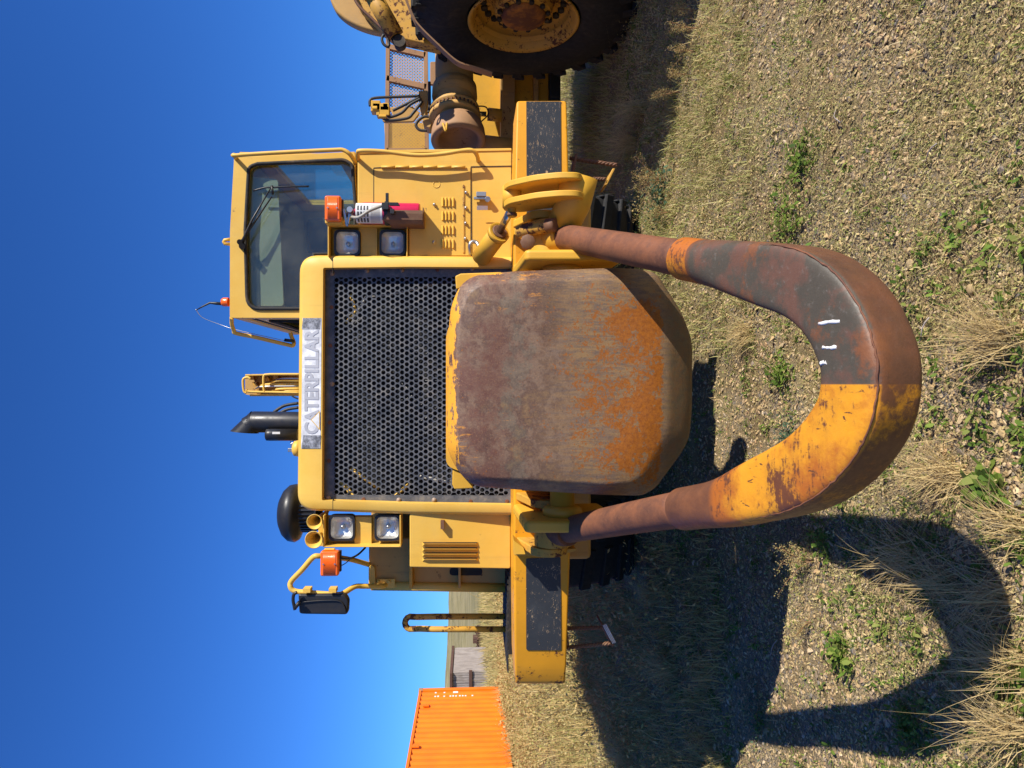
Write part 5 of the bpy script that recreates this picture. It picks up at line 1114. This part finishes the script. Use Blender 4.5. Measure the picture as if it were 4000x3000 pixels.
undr=lambda x,y: ~((np.abs(x)<2.1)&(y>6.2)&(y<7.8))
tuft_field('short_grass',15000,1.5,9,6,.019,.0055,1.0,.016,MIXED,'short mixed olive and straw grass growing through the gravel',lambda x,y:ss(.40,.62,veg(x,y))*.95+.06)
tuft_field('green_sprouts',5200,1.5,9,6,.022,.010,1.1,.012,GREEN,'small fresh green sprouts dotted over the gravel',lambda x,y:ss(.45,.66,fbm(x,y,1.6,21,4))*.9+.08)
tuft_field('dead_stalks',2500,1.5,9,3,.07,.003,1.2,.03,STRAW,'thin dead straw stalks lying over the gravel',lambda x,y:ss(.4,.7,fbm(x,y,.8,31,3)))
def litter(n):
    x,y=sample_ground(n,1.5,10,pw_=1.3); keep=rng.random(n)<.45+.55*ss(.35,.6,veg(x,y)); x=x[keep];y=y[keep]; n=len(x)
    z=zsoil(x,y)+rng.random(n)*.014+.002; a=rng.random(n)*6.283; el=rng.normal(.15,.35,n); l=rng.uniform(.008,.024,n)*(y/3)**.3; w=l*rng.uniform(.12,.45,n)
    d=np.stack([np.cos(a)*np.cos(el),np.sin(a)*np.cos(el),np.sin(el)],1); tw=rng.normal(0,.5,n); sd=np.stack([-np.sin(a)*np.cos(tw),np.cos(a)*np.cos(tw),np.sin(tw)],1); c=np.stack([x,y,z],1)
    V=np.stack([c,c+d*(l*.45)[:,None]+sd*(w*.5)[:,None],c+d*l[:,None],c+d*(l*.5)[:,None]-sd*(w*.5)[:,None]],1).reshape(-1,3); b=np.arange(n)[:,None]*4
    return V,np.stack([b+np.array((0,1,2)),b+np.array((0,2,3))],1).reshape(-1,3)
LIT=leafmat('ground_litter',[(.0,(.66,.51,.22)),(.2,(.78,.62,.31)),(.4,(.50,.46,.14)),(.55,(.33,.37,.09)),(.7,(.64,.47,.22)),(.85,(.26,.17,.07)),(1.,(.82,.68,.40))])
V_,F_=litter(150000); bigmesh('ground_litter',V_,F_,LIT,kind='stuff',label='dry leaf scraps and straw bits strewn over the gravel',cat='leaf litter')
# far field: tall dry weeds to the left and grass behind the machines
tuft_field('field_grass',9000,4.6,12,8,.11,.008,.7,.05,WEED,'dry yellow grass of the field behind the left end of the bumper',lambda x,y:undr(x,y)*ss(-.6,-1.8,x+.25*(y-4.6)*.6)*.95,xr=(-9,0))
tuft_field('field_weeds',4500,9,30,7,.34,.016,.45,.10,WEED,'tall dry yellow weeds in front of the orange container',lambda x,y:ss(-.25,-.32,x/y)*(.4+.6*ss(.35,.55,fbm(x,y,.5,61,3))),xr=(-19,-1.5))
tuft_field('field_edge_grass',7000,30,66,5,.42,.045,.4,.15,WEED,'pale dry grass at the far edge of the field',lambda x,y:1+0*x,xr=(-36,-2))
tuft_field('back_grass',5000,7.6,16,7,.13,.010,.7,.05,MIXED,'green and straw grass strip in sun behind the right end of the bumper',lambda x,y:ss(1.,1.6,x)*.9,xr=(0.8,9))
tuft_field('shade_grass',5200,4.2,8.4,7,.07,.006,.9,.04,MIXED,'rough dry grass in the shade on the right',lambda x,y:undr(x,y)*(.3+.7*ss(.4,.6,fbm(x,y,.8,91,3))),xr=(.2,5.5))
def clumps(name,nc,xr,yr,maskf,per,sx,sz,ls,m,label):
    x=rng.uniform(*xr,nc); y=rng.uniform(*yr,nc); k=rng.random(nc)<maskf(x,y); x=x[k];y=y[k]; n=len(x); sc=rng.uniform(.5,1.5,n)
    X=np.repeat(x,per)+rng.normal(0,1,n*per)*sx*np.repeat(sc,per); Y=np.repeat(y,per)+rng.normal(0,1,n*per)*sx*np.repeat(sc,per)
    Z=ground_z(X,Y)+np.abs(rng.normal(.4,.35,n*per))*sz*np.repeat(sc,per); N=n*per; Q=np.stack([X,Y,Z],1)
    d=rng.normal(0,1,(N,3)); d[:,2]=np.abs(d[:,2]); d/=np.linalg.norm(d,axis=1)[:,None]; e=np.cross(d,rng.normal(0,1,(N,3))); e/=np.linalg.norm(e,axis=1)[:,None]; l=(ls*rng.uniform(.5,1.5,N)*(Y/8)**.5)[:,None]
    V=np.stack([Q,Q+d*l*.5+e*l*.22,Q+d*l,Q+d*l*.5-e*l*.22],1).reshape(-1,3); b=np.arange(N)[:,None]*4
    return bigmesh(name,V,np.stack([b+np.array((0,1,2)),b+np.array((0,2,3))],1).reshape(-1,3),m,kind='stuff',label=label,cat='weeds')
fieldmask=lambda x,y: undr(x,y)*ss(-.22,-.27,x/y)*(.25+.75*ss(.35,.6,fbm(x,y,.6,61,3)))
clumps('field_bushes',2600,(-13,-1.2),(5,22),fieldmask,42,.10,.24,.045,WEED,'bushy yellow weeds of the field in front of the orange container')
clumps('field_green_bushes',1100,(-12,-1.2),(5,20),fieldmask,34,.09,.16,.040,MIXED,'olive green low weeds mixed into the dry field on the left')
clumps('shade_edge_bushes',500,(.6,4.5),(4.6,7.2),lambda x,y:.8*ss(.4,.62,fbm(x,y,.9,63,3)),34,.05,.10,.022,WEED,'yellowish low weeds along the edge of the shade on the right')
def nearmask(x,y): return (np.abs(x)<.64*y+.9)*ss(.42,.62,fbm(x,y,1.0,5,4))*.9+.12
clumps('low_weeds',5200,(-4.5,4.5),(1.5,7),nearmask,16,.030,.014,.020,MIXED,'matted low olive weeds spreading through the gravel')
clumps('green_low_weeds',2600,(-4.5,4.5),(1.5,7),lambda x,y:(np.abs(x)<.64*y+.9)*ss(.46,.64,fbm(x,y,1.4,21,4)),16,.028,.014,.022,GREEN,'matted low green weeds spreading through the gravel')
# leafy ground cover
def leaves_mesh(cx,cy,n,spread,h,ls,m,name,label=None,cat=None,up=.5,kind=None,group=None,flat=False):
    x=cx+rng.normal(0,spread,n); y=cy+rng.normal(0,spread,n); z=zsoil(x,y)+rng.random(n)*h
    a=rng.random(n)*6.283; el=rng.normal(up,.35,n); l=ls*rng.uniform(.6,1.3,n); w=l*rng.uniform(.3,.5,n)
    d=np.stack([np.cos(a)*np.cos(el),np.sin(a)*np.cos(el),np.sin(el)],1); sd=np.stack([-np.sin(a),np.cos(a),rng.normal(0,.3,n)],1)
    c=np.stack([x,y,z],1)
    V=np.stack([c,c+d*(l*.35)[:,None]+sd*(w*.5)[:,None],c+d*(l*.75)[:,None]+sd*(w*.35)[:,None]-np.array([0,0,1])*(l*.05)[:,None],c+d*l[:,None]-np.array([0,0,1])*(l*.18)[:,None],c+d*(l*.75)[:,None]-sd*(w*.35)[:,None]-np.array([0,0,1])*(l*.05)[:,None],c+d*(l*.35)[:,None]-sd*(w*.5)[:,None]],1).reshape(-1,3)
    b=np.arange(n)[:,None]*6; F=np.stack([b+np.array(q) for q in ((0,1,5),(1,2,4),(1,4,5),(2,3,4))],1).reshape(-1,3)
    return V,F
gx,gy=sample_ground(900,1.5,7.5,pw_=1.4); k=rng.random(len(gx))<ss(.46,.64,fbm(gx,gy,.9,21,4)); gx,gy=gx[k],gy[k]
VV=[];FF=[];o_=0
for a_,b_ in zip(gx,gy):
    V,F=leaves_mesh(a_,b_,int(rng.integers(9,26)),.028,.02,.032,None,''); VV.append(V);FF.append(F+o_);o_+=len(V)
bigmesh('leafy_weeds',np.concatenate(VV),np.concatenate(FF),GREEN,kind='stuff',label='low broad leaved green weeds scattered over the gravel',cat='weeds')
def ongr(x_,y_):
    d=FW+RT*((3000.-y_-1500.)/FPX)+UP*((2000.-x_)/FPX); z=0.
    for _ in range(6): t=(z-CAM_H)/d.z; z=GZ(d.x*t,d.y*t)
    return d.x*t,d.y*t
# single plants
def one_plant(name,cx,cy,parts_,label,cat,group=None):
    root=thing(name,(cx,cy,GZ(cx,cy)),label,cat,group)
    for nm,V,F,m in parts_: bigmesh(nm,V,F,m,kind=None,parent=root)
def dry_tuft(px_,py_,n,h,lean,label,drift=None,m=None,sp=.035):
    cx,cy=ongr(px_,py_); az=None
    if drift is not None: az=rng.normal(drift,.75,n)
    x=cx+rng.normal(0,sp,n); y=cy+rng.normal(0,sp,n)
    V,F=blades(x,y,h*np.exp(rng.normal(0,.28,n)),.0028*rng.uniform(.7,1.6,n),np.abs(rng.normal(lean+.15,.5,n)),az=az,segs=4)
    k=max(6,n//12); V2,F2=blades(cx+rng.normal(0,sp*.6,k),cy+rng.normal(0,sp*.6,k),np.full(k,h*.5),.005*np.ones(k),np.abs(rng.normal(.7,.3,k)),segs=3)
    one_plant('dry_grass_tuft',cx,cy,[('blade',V,F,m or STRAW),('green_blade',V2,F2,MIXED)],label,'grass tuft','dry grass tufts around the bail')
UPL=math.pi/2
dry_tuft(3740,1860,170,.17,1.0,'pale dry grass tuft just left of the bottom of the rusty bail',UPL+.2)
dry_tuft(3985,2070,130,.15,1.0,'pale dry grass tuft at the near edge beside a bright green rosette',UPL-.3)
dry_tuft(3930,2330,130,.14,1.0,'dry grass tuft spilling over the near edge of the round bail shadow',UPL+.5)
dry_tuft(3975,2600,150,.16,1.0,'thick golden grass tuft leaning into the lower left part of the bail shadow',UPL-.1)
dry_tuft(3995,2860,150,.17,1.0,'golden grass tuft in the lower left corner of the upright view',UPL)
dry_tuft(3560,2180,110,.16,1.1,'dry grass tuft lying inside the near arm of the bail shadow',UPL+.3)
dry_tuft(3720,2280,110,.15,1.1,'dry grass tuft in shade inside the bend of the bail shadow',UPL)
dry_tuft(3960,1330,220,.16,1.0,'short dry grass tuft at the bottom edge directly below the bail',UPL-.4)
dry_tuft(3050,1080,150,.14,1.0,'small straw tuft seen through the bail beside its right arm',UPL+.2)
dry_tuft(2930,1300,160,.12,1.0,'small pale tuft seen through the loop of the bail near the push plate shadow',UPL)
dry_tuft(2560,2330,160,.22,1.1,'shaded dry tuft under the left half of the bumper',UPL)
dry_tuft(2640,2620,200,.26,1.1,'larger shaded dry tuft left of centre in the machine shadow',UPL+.3)
dry_tuft(2520,420,220,.34,1.0,'shaded dry tuft between the second machine wheel and the rope step',UPL+.2)
dry_tuft(2480,560,200,.32,1.0,'shaded dry tuft behind the rope step on the right',UPL-.3)
dry_tuft(2640,950,220,.26,.9,'straw tuft in sun beside the right tyre of the tractor',UPL+.2,MIXED)
dry_tuft(2470,2960,240,.30,1.0,'dry tuft at the left border beside the bumper shadow',UPL)
def sprig(px_,py_,ns,h,label,leafm=None,lean=.5,drift=None):
    cx,cy=ongr(px_,py_); root=thing('dry_weed_plant',(cx,cy,GZ(cx,cy)),label,'weed','dried flowering weeds along the shadow edges')
    st=MB(); pts=[]
    for k in range(ns):
        a_=(drift if drift is not None else rng.random()*6.283)+rng.normal(0,.7); hh=h*rng.uniform(.6,1.1); ln=abs(rng.normal(lean,.25)); P_=[]
        for t in np.linspace(0,1,7): P_.append(Vector((cx+math.cos(a_)*ln*hh*t**1.5,cy+math.sin(a_)*ln*hh*t**1.5,GZ(cx,cy)+hh*t*(1-.2*t))))
        st.tube(P_,[.0022*(1-.7*t) for t in np.linspace(0,1,7)],4); pts+= [q for q in P_[2:]]
        for q in P_[3:]:
            b_=rng.random()*6.28; e=q+Vector((math.cos(b_)*.03,math.sin(b_)*.03,.02)); st.tube([q,e],.001,3); pts+=[e,e]
    make('stem',st,M['weed_stem'],root,recalc=False)
    Q=np.array([q[:] for q in pts]); rep=9; Q=np.repeat(Q,rep,0)+rng.normal(0,.011,(len(Q)*rep,3)); n=len(Q)
    d=rng.normal(0,1,(n,3)); d/=np.linalg.norm(d,axis=1)[:,None]; e=np.cross(d,rng.normal(0,1,(n,3))); e/=np.linalg.norm(e,axis=1)[:,None]
    l=rng.uniform(.004,.011,n)[:,None]; V=np.stack([Q,Q+d*l*.5+e*l*.28,Q+d*l,Q+d*l*.5-e*l*.28],1).reshape(-1,3); b=np.arange(n)[:,None]*4
    F=np.stack([b+np.array((0,1,2)),b+np.array((0,2,3))],1).reshape(-1,3); bigmesh('seed_head',V,F,leafm or WEED,kind=None,parent=root)
M['weed_stem']=paint('weed_stem',(.28,.14,.06),0,.8,.2)
sprig(3180,2190,7,.20,'dried reddish weed sprig standing at the right edge of the bail shadow opening',drift=UPL)
sprig(3170,2430,4,.10,'small pinkish weed sprig at the straight edge of the plate shadow')
sprig(2790,2880,7,.20,'tan dried weed at the lower left boundary of the machine shadow',drift=UPL)
for k,(a_,b_) in enumerate(((2720,40),(2735,110),(2720,200),(2700,290),(2660,360))):
    sprig(a_,b_,5,.24,['yellowish seed weed at the shade edge, outermost of its row','yellowish seed weed second from the right border along the shade edge','yellowish seed weed in the middle of the row along the shade edge','yellowish seed weed fourth from the right border along the shade edge','yellowish seed weed of the row that stands nearest the rope step'][k],drift=UPL,lean=.2)
sprig(2600,700,14,.34,'bushy dried weed with brown seed heads beside the rope step',lean=.45)
sprig(2620,830,12,.24,'bushy weed with yellow green heads between the rope step and the tyre',leafm=MIXED,lean=.5)
sprig(2500,2900,6,.25,'thin dried weed by the left border beside the sunlit green patch',drift=UPL)
def bush(px_,py_,n,spread,h,ls,label,m):
    cx,cy=ongr(px_,py_); V,F=leaves_mesh(cx,cy,n,spread,h,ls,None,''); one_plant('leafy_weed',cx,cy,[('foliage',V,F,m)],label,'weed','green leafy weeds on the gravel')
bush(2590,770,260,.12,.10,.05,'bright green leafy weed clump beside the rope step',SAGE)
bush(3140,620,200,.06,.04,.035,'green leafy patch on the open gravel right of the bail',GREEN)
bush(3090,870,240,.10,.04,.035,'wide low green patch beside the right arm of the bail',GREEN)
bush(3060,1460,200,.05,.04,.035,'compact green clump seen through the loop of the bail, upper of two',GREEN)
bush(3090,1720,320,.07,.05,.022,'dark small leaved plant seen through the loop of the bail, lower of two',SAGE)
bush(3880,1895,60,.03,.03,.07,'bright green rosette with long leaves near the lower right of the dry tufts',GREEN)
bush(3560,2830,220,.05,.03,.03,'small bright green clump below the left arm of the bail shadow',GREEN)
bush(3290,2560,160,.05,.03,.045,'cluster of long green leaves inside the ring of the bail shadow',GREEN)
bush(2420,2950,500,.18,.10,.03,'sunlit vivid green patch between the shadows at the left border',GREEN)
bush(2960,2780,240,.10,.04,.022,'soft green patch along the lower left edge of the plate shadow',SAGE)
bush(3230,2130,120,.05,.05,.03,'green clump at the right edge of the opening in the bail shadow',GREEN)
bush(3960,2640,40,.03,.03,.07,'green rosette partly hidden by the golden grass tuft',GREEN)
bush(2700,2060,120,.06,.10,.03,'small sunlit plant standing alone in shade under the left bail arm',GREEN)
# twigs and straw on the gravel
for k,(a_,b_,l,az) in enumerate(((3650,1240,.16,2.4),(3000,100,.18,1.2),(2860,40,.2,1.4),(3680,560,.12,2.0),(3300,480,.14,.4),(3050,2500,.25,2.3))):
    cx,cy=ongr(a_,b_); mb=MB(); P_=[Vector((cx+math.cos(az+.3*math.sin(t*4))*l*t,cy+math.sin(az+.3*math.sin(t*4))*l*t,GZ(cx,cy)+.02+.015*math.sin(t*5))) for t in np.linspace(0,1,8)]
    mb.tube(P_,[.003*(1-.6*t) for t in np.linspace(0,1,8)],5)
    make('twig',mb,M['wood'],None,label=['pale curved twig lying on the gravel below the bail','forked looking pale twig in the far right gravel','pale stick near the seed weeds at the right border','short twig in the open gravel at the right','thin twig lying on bare gravel right of the green patch','long bent straw lying in the plate shadow'][k],cat='twig',group='twigs lying on the gravel')
# loose bigger stones that read singly
SMs=SM
for k,(a_,b_,sz,lab) in enumerate(((3420,1800,.028,'rounded brown stone near the left arm of the bail'),(3300,640,.024,'grey flat stone on the open gravel at the right'),(3560,980,.022,'pale stone right of the bottom of the bail'),(3800,1130,.026,'grey stone near the lower edge, below the bail'))):
    cx,cy=ongr(a_,b_); V,F=ico(); mb=MB(); mb.add([Vector((cx+v[0]*sz,cy+v[1]*sz*.8,GZ(cx,cy)+.008+v[2]*sz*.6)) for v in V*(1+rng.normal(0,.08,(12,1)))],[tuple(int(i) for i in f) for f in F],True)
    o=make('stone',mb,SM,None,label=lab,cat='stone',group='larger stones on the gravel'); sb=o.modifiers.new('subdiv','SUBSURF'); sb.levels=sb.render_levels=2
